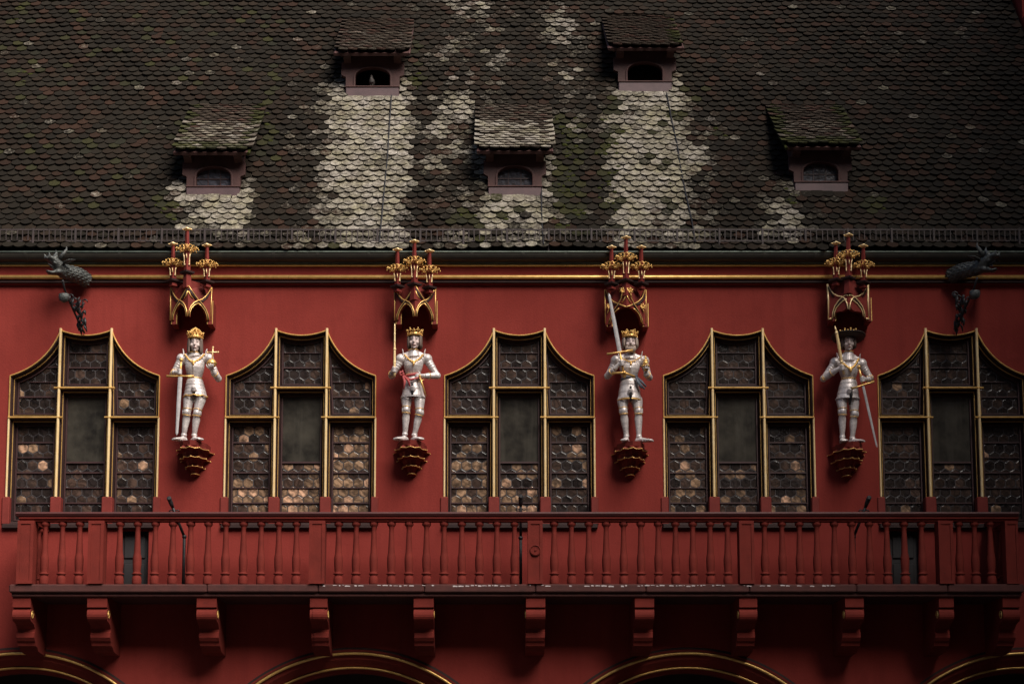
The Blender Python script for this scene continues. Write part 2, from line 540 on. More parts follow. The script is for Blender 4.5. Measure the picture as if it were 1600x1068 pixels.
def clip_half(poly, a, b, c):
    """keep a*x+b*z<=c"""
    out = []
    n = len(poly)
    for i in range(n):
        p, q = poly[i], poly[(i + 1) % n]
        dp, dq = a * p[0] + b * p[1] - c, a * q[0] + b * q[1] - c
        if dp <= 0:
            out.append(p)
        if (dp < 0 < dq) or (dq < 0 < dp):
            t = dp / (dp - dq)
            out.append((p[0] + (q[0] - p[0]) * t, p[1] + (q[1] - p[1]) * t))
    return out


def area(p):
    return 0.5 * sum(p[i][0] * p[(i + 1) % len(p)][1] - p[(i + 1) % len(p)][0] * p[i][1] for i in range(len(p)))


def ccw(p):
    return p if area(p) > 0 else list(reversed(p))


def pane_mesh(poly):
    inner = offset_poly(poly, 0.012)
    mb = MB()
    n = len(poly)
    pts = [(x, 0.0, z) for x, z in poly] + [(x, -0.004, z) for x, z in inner]
    mb.face_add(pts, [(i, (i + 1) % n, n + (i + 1) % n, n + i) for i in range(n)] + [tuple(range(n, 2 * n))])
    return mb.mesh('glass_pane', 'glass')


FULL_HEX = pane_mesh(offset_poly(ccw(hex_pts), 0.005))
Y_GLASS = 0.185
# share of panes with warm reflections painted into their colour, per light of each window (left, mid, right; lower then upper)
TAN_REFLECTION = [
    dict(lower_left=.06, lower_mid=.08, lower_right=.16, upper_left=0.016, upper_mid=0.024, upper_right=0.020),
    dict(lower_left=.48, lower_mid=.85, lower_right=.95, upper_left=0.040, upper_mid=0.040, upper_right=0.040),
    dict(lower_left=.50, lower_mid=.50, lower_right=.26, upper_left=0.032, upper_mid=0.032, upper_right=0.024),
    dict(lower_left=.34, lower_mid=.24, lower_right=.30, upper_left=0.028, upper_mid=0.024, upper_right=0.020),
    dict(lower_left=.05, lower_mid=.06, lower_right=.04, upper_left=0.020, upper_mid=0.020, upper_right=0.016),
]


def pane_color(p, low):  # tan tones stand in for reflected sunlit stone
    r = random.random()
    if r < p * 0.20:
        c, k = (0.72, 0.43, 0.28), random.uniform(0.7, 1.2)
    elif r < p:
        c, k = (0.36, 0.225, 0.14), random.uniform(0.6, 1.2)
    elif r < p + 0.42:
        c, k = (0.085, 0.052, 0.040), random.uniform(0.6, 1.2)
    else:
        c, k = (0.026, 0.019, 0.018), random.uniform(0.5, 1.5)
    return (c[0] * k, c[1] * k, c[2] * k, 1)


def bead_bar(mb, x0, z0, x1, z1, w, y0, y1):
    """a gilded bar along a straight line with chamfered front, width w"""
    d = Vector((x1 - x0, z1 - z0)).normalized()
    n = Vector((-d.y, d.x)) * (w / 2)
    sec = [(-1, y1), (-1, y0 + 0.024), (-0.8, y0 + 0.009), (-0.35, y0), (0.35, y0), (0.8, y0 + 0.009), (1, y0 + 0.024), (1, y1)]
    mb.loft([[(x + n.x * a, y, z + n.y * a) for a, y in sec] for x, z in ((x0, z0), (x1, z1))])


def curve_bead(mb, pts, w, y0, y1, shift=0.0):
    rings = []
    for i, p in enumerate(pts):
        a, b = Vector(pts[max(i - 1, 0)]), Vector(pts[min(i + 1, len(pts) - 1)])
        d = (b - a).normalized()
        n = Vector((-d.y, d.x))
        q = Vector(p) + n * shift
        rings.append([(q.x + n.x * w / 2 * a_, y, q.y + n.y * w / 2 * a_) for a_, y in ((-1, y1), (-1, y0 + .006), (-.4, y0), (.4, y0), (1, y0 + .006), (1, y1))])
    mb.loft(rings)


for wi, wx in enumerate(win_x):
    win = part('window', hall, (wx, 0, 0))
    stone, sash, bead = MB(), MB(), MB()
    for cname, cell in CELLS.items():
        ring_strip(stone, cell, [(0.0, 0.0), (0.022, 0.002), (0.030, 0.035), (0.044, 0.080), (0.060, 0.084), (0.066, 0.125), (0.082, 0.172), (0.082, 0.23)])
        inner_open = offset_poly(cell, 0.05)
        if cname.startswith('lower'):
            zb = Z_GOLD
            pts = [p for p in inner_open]
            x0, x1, zt = pts[0][0], pts[1][0], pts[2][1]
            curve_bead(bead, [(x0, zb), (x0, zt)], 0.0095, 0.058, 0.09)
            curve_bead(bead, [(x1, zb), (x1, zt)], 0.0095, 0.058, 0.09)
            curve_bead(bead, [(x0, zt), (x1, zt)], 0.0095, 0.058, 0.09)
        else:
            pp = inner_open + inner_open[:1]
            curve_bead(bead, pp[1:], 0.0095, 0.058, 0.09)
        s_in = offset_poly(cell, 0.083)
        ring_strip(sash, s_in, [(0.0, 0.20), (0.0, 0.150), (0.004, 0.146), (0.020, 0.146), (0.024, 0.152), (0.024, 0.20)])
        # glazing
        reg = offset_poly(cell, 0.104)
        xs, zs = [p[0] for p in reg], [p[1] for p in reg]
        x0, x1, z0, z1 = min(xs), max(xs), min(zs), max(zs)
        lead = MB()
        ztop = z1
        if cname == 'lower_mid':
            zplate = zw(719)
            MB().box(x0, x1, 0.176, 0.182, zplate, z1).build('plain_pane', 'mesh', win)
            MB().box(x0, x1, 0.150, 0.185, zplate - 0.014, zplate + 0.014).build('saddle_bar', 'sash', win)
            ztop = zplate - 0.014
        dx, dz = HEX_R * sqrt(3), HEX_R * 1.5
        rows = int((ztop - z0) / dz) + 3
        ph = (x1 - x0) / 2 - dx * int((x1 - x0) / 2 / dx)
        for r in range(rows):
            zc = z0 + 0.03 + r * dz
            for c in range(-1, 6):
                xc = x0 + ph + (c + 0.5 * (r % 2) - 0.25) * dx
                poly = [(xc + px, zc + pz) for px, pz in ccw(hex_pts)]
                for h in ((1, 0, x1), (-1, 0, -x0), (0, 1, ztop), (0, -1, -z0)):
                    poly = clip_half(poly, *h) if poly else poly
                if not poly:
                    continue
                if cname in ('upper_left', 'upper_right'):
                    sgn = 1 if cname == 'upper_right' else -1
                    xa, xb = xc - 0.08, xc + 0.08
                    def ztop_at(x):
                        ax = min(max(abs(x) if x * sgn > 0 else 0, M_HALF), W_HALF)
                        for i in range(NF):
                            if fl[i][0] <= ax <= fl[i + 1][0] + 1e-9:
                                t = (ax - fl[i][0]) / (fl[i + 1][0] - fl[i][0])
                                return fl[i][1] + (fl[i + 1][1] - fl[i][1]) * t - 0.095 - 0.07 * (1 - (ax - M_HALF) / (W_HALF - M_HALF))
                        return Z_SHO
                    za, zb2 = ztop_at(xa), ztop_at(xb)
                    sl = (zb2 - za) / (xb - xa)
                    poly = clip_half(poly, -sl, 1, za - sl * xa)
                elif cname == 'upper_mid':
                    pass
                if len(poly) < 3 or abs(area(poly)) < 0.0012:
                    continue
                poly = ccw(poly)
                pin = offset_poly(poly, 0.0055)
                lead.loft([[(x, Y_GLASS + 0.004, z) for x, z in poly], [(x, Y_GLASS - 0.007, z) for x, z in poly], [(x, Y_GLASS - 0.007, z) for x, z in pin], [(x, Y_GLASS + 0.004, z) for x, z in pin]], caps=False)
                ar = abs(area(poly))
                cx = sum(p[0] for p in poly) / len(poly)
                cz = sum(p[1] for p in poly) / len(poly)
                if ar > 0.9 * 2.598 * HEX_R ** 2:
                    me, cx, cz = FULL_HEX, xc, zc
                else:
                    me = pane_mesh([(x - cx, z - cz) for x, z in offset_poly(poly, 0.005)])
                o = link('glass_pane', me, win, (cx, Y_GLASS, cz))
                o.rotation_euler = (radians(random.gauss(0, 1.0)), 0, radians(random.gauss(0, 1.0)))
                pl = TAN_REFLECTION[wi][cname] * (1.35 if (zc - z0) < 0.55 and cname.startswith('lower') else 0.8 if cname.startswith('lower') else 1.0)
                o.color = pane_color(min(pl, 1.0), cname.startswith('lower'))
        lead.build('lead_came', 'lead', win)
        # saddle bars
        zb = z0 + 0.27
        k = 0
        while zb < ztop - 0.1:
            xa, xb = x0, x1
            if cname == 'upper_right':
                for f in fl:
                    if f[1] - 0.13 > zb:
                        xb = min(x1, max(x0, f[0]))
                xa = x0
            if cname == 'upper_left':
                for f in fl:
                    if f[1] - 0.13 > zb:
                        xa = max(x0, min(x1, -f[0]))
            if xb - xa > 0.08:
                w = 0.011 if k % 2 == 0 else 0.007
                MB().box(xa, xb, 0.158, 0.176, zb - w, zb + w).build('saddle_bar', 'sash', win)
            zb += 0.245
            k += 1
        # dark back so that no light leaks round the panes
    MB().plate(offset_poly(outline, 0.03), 0.215, 0.24).build('backing', 'deepbrown', win)
    stone.build('tracery', 'cove', win)
    sash.build('sash_frame', 'sash', win)
    bead.build('gilt_bead', 'gold', win)
    # gilded bars and outline
    for sx in (-1, 1):
        mb = MB()
        bead_bar(mb, sx * M_HALF, Z_GOLD, sx * M_HALF, Z_PEAK + 0.03, 0.044, -0.035, 0.012)
        mb.build('gilt_mullion', 'goldpale', win)
        mb = MB()
        bead_bar(mb, sx * W_HALF, Z_GOLD, sx * W_HALF, Z_SIDE, 0.033, -0.028, 0.004)
        mb.build('gilt_jamb', 'goldpale', win)
        mb = MB()
        bead_bar(mb, sx * W_HALF, Z_SIDE, sx * W_HALF, Z_SHO, 0.021, -0.024, 0.004)
        curve_bead(mb, [(sx * x, z) for x, z in fl], 0.020, -0.024, 0.004)
        mb.build('gilt_outline', 'gold', win)
        mb = MB()
        bead_bar(mb, sx * (W_HALF + 0.006), Z_SIDE, sx * (M_HALF - 0.075), Z_SIDE, 0.034, -0.040, 0.016)
        mb.build('gilt_transom', 'gold', win)
        # red plinth blocks below the gilding
        MB().box(sx * M_HALF - 0.085, sx * M_HALF + 0.085, -0.03, 0.14, Z_BOT + 0.002, Z_GOLD, 0.012).build('plinth', 'trimred', win)
        MB().box(sx * W_HALF - 0.06, sx * W_HALF + 0.06, -0.028, 0.14, Z_BOT + 0.002, Z_GOLD, 0.012).build('plinth', 'trimred', win)
    mb = MB()
    curve_bead(mb, [sag(t / 10) for t in range(11)], 0.020, -0.024, 0.004)
    mb.build('gilt_outline', 'gold', win)
    mb = MB()
    bead_bar(mb, -M_HALF - 0.075, Z_MID, M_HALF + 0.075, Z_MID, 0.034, -0.042, 0.016)
    mb.build('gilt_transom', 'gold', win)
    MB().box(-W_HALF - 0.04, W_HALF + 0.04, -0.07, 0.2, Z_BOT - 0.07, Z_BOT + 0.004, 0.012).build('sill', 'cove', win)

for wi, a, b in DOOR:
    d = part('door', hall, (win_x[wi] + (a + b) / 2, 0.12, z_deck_top))
    hw, hh = (b - a) / 2, Z_BOT - 0.09 - z_deck_top
    MB().box(-hw, hw, 0.0, 0.06, 0.002, hh, 0.004).build('leaf', 'dark', d)
    for i in range(2):
        MB().box(-hw + 0.07, hw - 0.07, -0.02, 0.01, 0.08 + i * hh * 0.48, 0.08 + i * hh * 0.48 + hh * 0.40, 0.012).build('panel', 'dark', d)

# ------------------------------------------------------------------ cornice and gutter
def extr(profile, name, mat, par, x0=XL - 0.3, x1=None, smooth=False):
    return MB().prism_x(profile, x0, XR + 0.3 if x1 is None else x1).build(name, mat, par, smooth)


cor = part('cornice', hall)
zc = lambda v, Y: P(760, v, Y).z
extr([(0.0, zc(446, 0)), (-0.06, zc(441, -.06)), (-0.07, zc(436, -.07)), (-0.10, zc(431, -.10)), (-0.10, zc(427, -.10)), (-0.11, zc(423, -.11)), (-0.135, zc(417, -.135)),
      (-0.145, zc(415, -.145)), (-0.145, zc(411, -.145)), (-0.16, zc(410, -.16)), (-0.16, zc(402, -.16)), (0.3, zc(402, -.16)), (0.3, zc(446, 0))], 'moulding', 'plaster', cor)
def bar_oct(y, z, r): return [(y + r * cos(pi / 8 + k * pi / 4), z + r * 1.1 * sin(pi / 8 + k * pi / 4)) for k in range(8)]
extr(bar_oct(-0.10, zc(433, -.10), 0.032), 'gilt_bead', 'gold', cor, smooth=True)
extr(bar_oct(-0.148, zc(414.5, -.148), 0.018), 'gilt_bead', 'gold', cor, smooth=True)
extr([(-0.085, zc(437.5, -.085)), (-0.085, zc(441, -.085)), (-0.03, zc(441, -.1)), (-0.03, zc(437.5, -.1))], 'black_fillet', 'cove', cor)

gut = part('gutter', hall)
YG, ZG = -0.20, zc(393.5, -0.32)
half = [(YG + 0.115 * cos(a), ZG + 0.125 * sin(a)) for a in [pi + i * pi / 10 for i in range(11)]]
inner = [(YG + 0.107 * cos(a), ZG + 0.117 * sin(a)) for a in [2 * pi - i * pi / 10 for i in range(11)]]
extr(half + inner, 'channel', 'gutter', gut, smooth=False)
extr(bar_oct(YG - 0.117, ZG + 0.002, 0.012), 'rim', 'verdigris', gut, smooth=True)
extr([(-0.185, ZG - 0.142), (-0.185, ZG - 0.128), (-0.1, ZG - 0.128), (-0.1, ZG - 0.142)], 'eave_board', 'verdigris', gut)
hoop = MB()
arc = [(YG + 0.122 * cos(a), ZG + 0.132 * sin(a)) for a in [pi + i * pi / 10 for i in range(11)]]
arc2 = [(YG + 0.116 * cos(a), ZG + 0.126 * sin(a)) for a in [2 * pi - i * pi / 10 for i in range(11)]]
hoop.prism_x(arc + arc2, -0.022, 0.022)
hm = hoop.mesh('hanger', 'gutter')
for i in range(24):
    link('hanger', hm, gut, (XL + 0.4 + i * 0.79 + random.uniform(-.06, .06), 0, 0))

# ------------------------------------------------------------------ roof
Y_E = -0.19
Z_E = zc(386, Y_E)
SLOPE = radians(56)
S_DIR = Vector((0, cos(SLOPE), sin(SLOPE)))
S_NRM = Vector((0, -sin(SLOPE), cos(SLOPE)))
Y_RIDGE = 6.1
S_LEN = (Y_RIDGE - Y_E) / cos(SLOPE)


def roof_hit(u, v):
    """where the sight line of photo pixel u,v meets the main roof plane: x, distance up the slope, point"""
    xr, yr = (u - PX) / F_PX, (PY - v) / F_PX
    d = Vector((xr, cos(TILT) - yr * sin(TILT), sin(TILT) + yr * cos(TILT)))
    o = Vector((0, Y_E, Z_E))
    t = (o - CAM).dot(S_NRM) / d.dot(S_NRM)
    p = CAM + d * t
    return p.x, (p - o).dot(S_DIR), p


roof = part('roof', hall)
ridge_z = Z_E + S_LEN * sin(SLOPE)
# verge of the right hand gable: seen at the top corner of the picture
XG = roof_hit(1583, 0)[0]
mb = MB()
e0 = Vector((0, Y_E, Z_E)) - S_NRM * 0.06
for x0, x1 in ((XL - 0.3, XG),):
    pts = [(x0, e0.y, e0.z), (x1, e0.y, e0.z), (x1, Y_RIDGE, ridge_z - 0.1), (x0, Y_RIDGE, ridge_z - 0.1), (x1, 2 * Y_RIDGE - Y_E, e0.z), (x0, 2 * Y_RIDGE - Y_E, e0.z)]
    mb.face_add(pts, [(0, 1, 2, 3), (3, 2, 4, 5)])
mb.build('roof_boards', 'deepbrown', roof)
# stepped gable parapet, red plastered
gb = [(-0.3, Z_E - 0.5), (Y_RIDGE * 2 + .3, Z_E - 0.5)]
nst = 7
right = []
for i in range(nst):
    y_a = Y_E + (Y_RIDGE - Y_E) * i / nst
    y_b = Y_E + (Y_RIDGE - Y_E) * (i + 1) / nst
    zt = Z_E + (y_b - Y_E) * math.tan(SLOPE) + 0.35
    right += [(y_a + 0.15, zt), (y_b + 0.15, zt)]
left = [(2 * Y_RIDGE - y, z) for y, z in reversed(right)]
MB().loft([[(x, y, z) for y, z in [(-0.25, Z_E - 0.4)] + right + left + [(2 * Y_RIDGE + .25, Z_E - 0.4)]] for x in (XG, XG + 0.4)]).build('gable_parapet', 'plaster', hall)
MB().loft([[(x, y, z) for y, z in [(-0.25, Z_E - 0.4)] + right + left + [(2 * Y_RIDGE + .25, Z_E - 0.4)]] for x in (XL - 0.7, XL - 0.3)]).build('gable_parapet', 'plaster', hall)
# closing board under the eave
MB().box(XL - 0.29, XG - 0.01, -0.075, -0.03, z_eave_wall - 0.05, Z_E - 0.02).build('eave_fascia', 'deepbrown', hall)

TW, TROW, TLEN, TT = 0.186, 0.150, 0.36, 0.024


def tile_outline(w, arcd=0.066, n=6):
    h = w / 2 - 0.003
    pts = [(-h, TLEN), (-h, arcd)]
    for i in range(1, n):
        t = -1 + 2 * i / n
        pts.append((h * t, arcd * (abs(t) ** 1.9)))
    pts += [(h, arcd), (h, TLEN)]
    return pts


def tile_geo(mb, origin, ex, es, en, w, jit=0.0, cols=None, col=None):
    """one beaver tail tile: ex across, es up the slope, en out of the roof; its lower end lies on two courses"""
    out = tile_outline(w)
    tilt = 2.3 * TT / TLEN
    rz = random.gauss(0, 0.022) * jit
    lift = abs(random.gauss(0, 0.006)) * jit
    ds = random.gauss(0, 0.009) * jit - (random.uniform(.02, .05) if random.random() < .012 else 0)
    top, bot = [], []
    for x, s in out:
        xx, ss = x + s * rz, s - x * rz + ds
        n = (TLEN - s) * tilt + lift
        crown = 0.006 * (1 - (x / (w / 2)) ** 2)
        b = origin + ex * xx + es * ss
        top.append(b + en * (n + TT + crown))
        bot.append(b + en * n)
    k = len(out)
    fs = [tuple(range(k - 1, -1, -1))] + [(i, i + 1, k + i + 1, k + i) for i in range(k - 1)]
    mb.face_add(top + bot, fs)
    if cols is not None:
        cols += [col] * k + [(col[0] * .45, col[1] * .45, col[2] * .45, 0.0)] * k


# lichen patches on the roof: centre x, half width, lower and upper end up the slope, strength, edge softness
def patch(u0, u1, v0, v1, k, soft=0.25):
    xa, sa, _ = roof_hit(u0, v1)
    xb, sb, _ = roof_hit(u1, v1)
    xc, sc, _ = roof_hit(u0, v0)
    xd, sd, _ = roof_hit(u1, v0)
    return (xa, xb, xc, xd, sa, sc, k, soft)


PATCHES = [patch(492, 655, 150, 398, 1.0, .28), patch(938, 1092, 142, 385, 1.0, .28), patch(1060, 1130, 215, 380, .55, .3), patch(685, 885, 230, 400, .80, .4), patch(645, 765, 165, 350, .60, .45),
           patch(262, 400, 296, 372, .85, .22), patch(395, 500, 270, 398, .36, .35), patch(1170, 1262, 285, 380, .72, .3), patch(1120, 1330, 250, 380, .34, .4), patch(250, 960, 376, 400, .5, .3),
           patch(735, 805, -10, 30, .55, .25), patch(830, 955, 30, 220, .52, .45), patch(640, 830, 10, 165, .44, .5), patch(430, 500, 180, 390, .34, .5), patch(1335, 1440, 60, 104, .40, .25), patch(540, 1010, 230, 400, .34, .5), patch(1010, 1180, 180, 400, .34, .5)]
MOSS = [patch(868, 915, 205, 345, 1.0, .25), patch(690, 730, 335, 360, 1.0, .2), patch(248, 275, 325, 352, 1.0, .2), patch(640, 660, 70, 150, .6, .3), patch(935, 975, 180, 330, .55, .3), patch(0, 60, 20, 130, .4, .5),
        patch(1220, 1262, 300, 325, .6, .2), patch(1110, 1125, 210, 225, .9, .2), patch(1345, 1375, 310, 335, .7, .2), patch(410, 425, 180, 240, .7, .2), patch(400, 440, 60, 250, .25, .5), patch(-30, 340, -10, 270, .16, .6), patch(500, 540, 330, 400, .3, .5), patch(1000, 1100, 150, 330, .22, .5), patch(740, 800, 330, 400, .3, .5)]


def sm(a, b, x):
    t = min(max((x - a) / (b - a), 0), 1)
    return t * t * (3 - 2 * t)


def amount(x, s, plist):
    best = 0.0
    for xa, xb, xc, xd, s0, s1, k, soft in plist:
        t = min(max((s - s0) / (s1 - s0), 0), 1)
        l, r = xa + (xc - xa) * t, xb + (xd - xb) * t
        w = (r - l) * soft
        e = (s1 - s0) * min(soft * 1.5, 0.35)
        jx = .16 * mnoise.noise(Vector((s * 1.3, l, 2.0)))
        m = sm(l - w * .7, l + w * .9, x + jx) * (1 - sm(r - w * .9, r + w * .7, x + jx)) * sm(s0 - e, s0 + e * .3, s) * (1 - sm(s1 - e * .3, s1 + e, s))
        best = max(best, m * k)
    n = mnoise.noise(Vector((x * 1.9, s * 0.9, 3.7))) * .5 + mnoise.noise(Vector((x * 4.5, s * 2.6, 9.1))) * .35
    return min(1.0, best * max(0.0, 1.0 + 1.1 * n - .45 * (1 - best) * (n < .1))) if best > 0 else 0.0


def tile_color(x, s, wild=1.0):
    r = random.random()
    if r < 0.14:
        c = (0.056, 0.028, 0.018)
    elif r < 0.45:
        c = (0.035, 0.023, 0.015)
    else:
        c = (0.025, 0.0195, 0.0135)
    k = random.uniform(0.65, 1.25)
    c = [q * k * 0.6 for q in c]
    lich = amount(x, s, PATCHES)
    lich = lich * random.uniform(0.62, 1.08) if random.random() < 0.22 + lich else lich * random.uniform(0.1, 0.6)
    if random.random() < 0.035 * wild:
        lich = max(lich, random.uniform(0.15, 0.5))
    ms = amount(x, s, MOSS)
    if random.random() < ms * 0.9:
        c = [0.029 * k, 0.028 * k, 0.012]
        lich *= 0.35
    return (*c, min(lich, random.uniform(.62, .84)))


def add_cols(me, cols):
    ca = me.color_attributes.new('tile_color', 'FLOAT_COLOR', 'POINT')
    ca.data.foreach_set('color', [q for c in cols for q in c])


# dormers: face centre u, base v, eave v, top of its roof v, opening kind
DORMERS = [(333, 308, 237, 168, 'glazed'), (582, 152, 82, 34, 'open'), (804.5, 308, 235, 168, 'glazed'), (1008, 144, 74, 30, 'open'), (1283, 301, 229, 168, 'glazed')]
foot = []
dorm_data = []
for u, vb, ve, vt, kind in DORMERS:
    x, s, p = roof_hit(u, vb)
    kd = (p - CAM).dot(Vector((0, cos(TILT), sin(TILT)))) / F_PX
    z_face_top = P(u, ve, p.y).z
    # where the dormer roof meets the main roof
    xt, st, pt = roof_hit(u, vt)
    dorm_data.append((x, s, p, kd, z_face_top, st, pt, kind))
    foot.append((x - 43 * kd, x + 43 * kd, s - 0.02, st - 0.05))

EX = Vector((1, 0, 0))
tmb, tcols = MB(), []
singles = []
nrows = int(S_LEN / TROW)
mossy = []
for r in range(-1, nrows):
    s = r * TROW + 0.015
    n0 = int((XG - XL + 0.3) / TW) + 1
    sag_r = random.gauss(0, 0.006)
    for c in range(n0):
        x = XL - 0.25 + (c + 0.5 * (r % 2)) * TW + random.gauss(0, 0.004)
        if x > XG - TW * 0.45:
            continue
        if any(a < x < b and l < s + 0.10 and s < h for a, b, l, h in foot):
            continue
        wav = 0.020 * sin(x * 0.9 + 1) + 0.012 * sin(x * 2.3 + s) + .02 * mnoise.noise(Vector((x * .7, s * .7, 1))) + sag_r
        o = Vector((x, Y_E, Z_E)) + S_DIR * (s + wav) + S_NRM * (0.012 * sin(x * 1.3 + s * 1.7))
        col = tile_color(x, s)
        if 3 <= r <= 5 and len(singles) < 300:
            singles.append((o, col))
        else:
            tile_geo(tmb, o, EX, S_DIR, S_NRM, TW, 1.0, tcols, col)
        if amount(x, s, MOSS) > 0.3 and random.random() < 0.55:
            mossy.append(o + S_NRM * 0.05)
me = tmb.mesh('tile_field', 'tile', fix=False)
add_cols(me, tcols)
tf = link('tile_field', me, roof)
tf['kind'] = 'stuff'
# the courses just above the eave as single tiles, three shapes shared among them
vars_ = []
for i in range(4):
    mb, cl = MB(), []
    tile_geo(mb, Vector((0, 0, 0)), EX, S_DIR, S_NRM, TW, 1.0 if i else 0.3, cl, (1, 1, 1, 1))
    me = mb.mesh('roof_tile', 'tile', fix=False)
    add_cols(me, cl)
    vars_.append(me)
for o, col in singles[:300]:
    t = link('roof_tile', random.choice(vars_), roof, o)
    t.color = col
mb = MB()
# moss cushions lying on the tiles
for p in mossy:
    for _ in range(random.randint(1, 3)):
        q = p + Vector((random.gauss(0, .06), 0, 0)) + S_DIR * random.uniform(-.02, .12)
        rr = random.uniform(0.018, 0.045)
        mb.ball(q, (rr * 1.4, rr, rr * 0.9), 6, 4)
mo = mb.build('moss_cushions', 'moss', roof, True)
mo['kind'] = 'stuff'
MB().tube([(XL, Y_RIDGE, ridge_z + 0.03), (XG, Y_RIDGE, ridge_z + 0.03)], 0.12, 10).build('ridge_tiles', 'deepbrown', roof)

# ------------------------------------------------------------------ dormers
for di, (x, s, p, k, ztop, st, pt, kind) in enumerate(dorm_data):
    d = part('dormer', hall, (x, p.y, p.z))
    H = ztop - p.z
    def zz(f): return H * f                       # 0 base .. 1 eave
    hw, hb, ho = 42 * k, 49 * k, 27 * k
    # face board with arched opening: base v308 sill to v294 -> 0.2 ; spring v275 -> .46 ; apex v262 -> .65
    z_s, z_sp, z_ap = zz(0.20), zz(0.46), zz(0.655)
    arch = [(-ho, z_s), (ho, z_s), (ho, z_sp)] + [(ho * cos(pi * i / 10), z_sp + (z_ap - z_sp) * sin(pi * i / 10)) for i in range(1, 10)] + [(-ho, z_sp)]
    MB().plate([(-hw, zz(-0.05)), (hw, zz(-0.05)), (hw, zz(0.455)), (hb, zz(0.50)), (hb, zz(0.77)), (hw, zz(0.80)), (hw, zz(1.05)), (-hw, zz(1.05)), (-hw, zz(0.80)), (-hb, zz(0.77)), (-hb, zz(0.50)), (-hw, zz(0.455))], 0.0, 0.09, [arch]).build('face_board', 'dormer', d)
    # raised arch rim, recessed a little to the opening
    rim = MB()
    ro = [(q[0] * 1.10, q[1]) for q in arch[2:]]
    pts = [(ho, z_s)] + arch[2:] + [(-ho, z_s)]
    curve_bead(rim, pts, 0.035, -0.018, 0.02, -0.02)
    rim.build('arch_rim', 'dormer', d)
    MB().box(-hw * 0.99, hw * 0.99, -0.05, 0.02, zz(-0.02), zz(0.195), 0.01).build('sill_apron', 'sill', d)
    MB().box(-hw * 1.02, hw * 1.02, -0.065, 0.03, zz(0.195) + 0.001, zz(0.225), 0.006).build('sill', 'dormer', d)
    # head beam and corbels under the eave
    MB().box(-hb * 1.02, hb * 1.02, -0.05, 0.05, zz(0.915), zz(0.995), 0.01).build('head_beam', 'dormer', d)
    for sx in (-1, 1):
        pr = [(-0.22, zz(0.93)), (-0.22, zz(0.86)), (-0.15, zz(0.79)), (-0.02, zz(0.75)), (-0.002, zz(0.75)), (-0.002, zz(0.93))]
        xa = sx * hb * 0.80
        MB().prism_x(pr, xa - 0.065, xa + 0.065).build('corbel', 'dormer', d)
    # cheeks back to the main roof
    yt, zt = pt.y - p.y, pt.z - p.z
    for sx in (-1, 1):
        xa = sx * (hw - 0.03)
        MB().loft([[(xx, 0.05, -0.05), (xx, 0.05, zz(1.05)), (xx, yt * 0.97, zt * 0.97 - 0.06), (xx, yt * 0.97 + 0.05, zt * 0.97 - 0.14)] for xx in (xa - 0.025, xa + 0.025)]).build('cheek', 'dormer', d)
    # shed roof
    ye, ze = -0.28, zz(0.985)
    # lengthen the front downwards with its own slope
    sl = Vector((0, yt - 0.0, zt - zz(1.02))).normalized()
    nn = Vector((0, -sl.z, sl.y))
    base = P(PX, DORMERS[di][2] + 1, p.y - .26)
    base = Vector((0, -.26, base.z - p.z))
    sl = (Vector((0, yt, zt)) - base).normalized()
    nn = Vector((0, -sl.z, sl.y))
    Lr = (Vector((0, yt, zt)) - base).length
    hr = 58.5 * k
    rb = MB()
    rb.loft([[base + EX * xx + nn * 0.0, base + EX * xx - nn * 0.05, base + EX * xx + sl * Lr - nn * 0.05, base + EX * xx + sl * Lr] for xx in (-hr + 0.03, hr - 0.03)])
    rb.build('roof_boards', 'dormer', d)
    tm, tc = MB(), []
    tw = 0.168
    nr = int(Lr / 0.115) + 1
    bright = [0.62, 0.42, 0.95, 0.25, 0.42][di]
    for r in range(nr):
        ss = r * 0.115 - 0.03
        nc = int(2 * hr / tw)
        for c in range(nc + (1 if r % 2 else 0)):
            xx = -hr + (c + (0.5 if r % 2 == 0 else 0.0)) * tw + (2 * hr - nc * tw) / 2
            if abs(xx) > hr - 0.03:
                xx = math.copysign(hr - 0.05, xx)
            f = ss / Lr
            lich = bright * (1.0 if f < 0.55 else 0.4) * random.uniform(0.55, 1.1)
            if random.random() < 0.12:
                lich *= 0.3
            kk = random.uniform(0.8, 1.4)
            c0 = (0.050 * kk, 0.036 * kk, 0.027 * kk) if random.random() < 0.85 else (0.062 * kk, 0.033 * kk, 0.025 * kk)
            if (di in (0, 4) and (f < 0.12 or abs(xx) > hr - 0.16) and random.random() < 0.7) or (di == 3 and xx > hr - 0.2 and random.random() < .5):
                c0, lich = (0.036 * kk, 0.037 * kk, 0.014), lich * 0.6
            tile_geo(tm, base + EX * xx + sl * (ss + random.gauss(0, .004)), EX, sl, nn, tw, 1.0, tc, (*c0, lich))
    me = tm.mesh('tile_field', 'tile', fix=False)
    add_cols(me, tc)
    q = link('tile_field', me, d)
    q['kind'] = 'stuff'
    # verge boards
    for sx in (-1, 1):
        vb_ = MB()
        a = base + EX * sx * (hr - 0.015) - sl * 0.01
        vb_.tube([a - nn * 0.02, a + sl * Lr - nn * 0.02], 0.028, 6)
        vb_.build('verge_board', 'moss' if di in (0, 4) and sx == (1 if di == 0 else -1) else 'dormer', d)
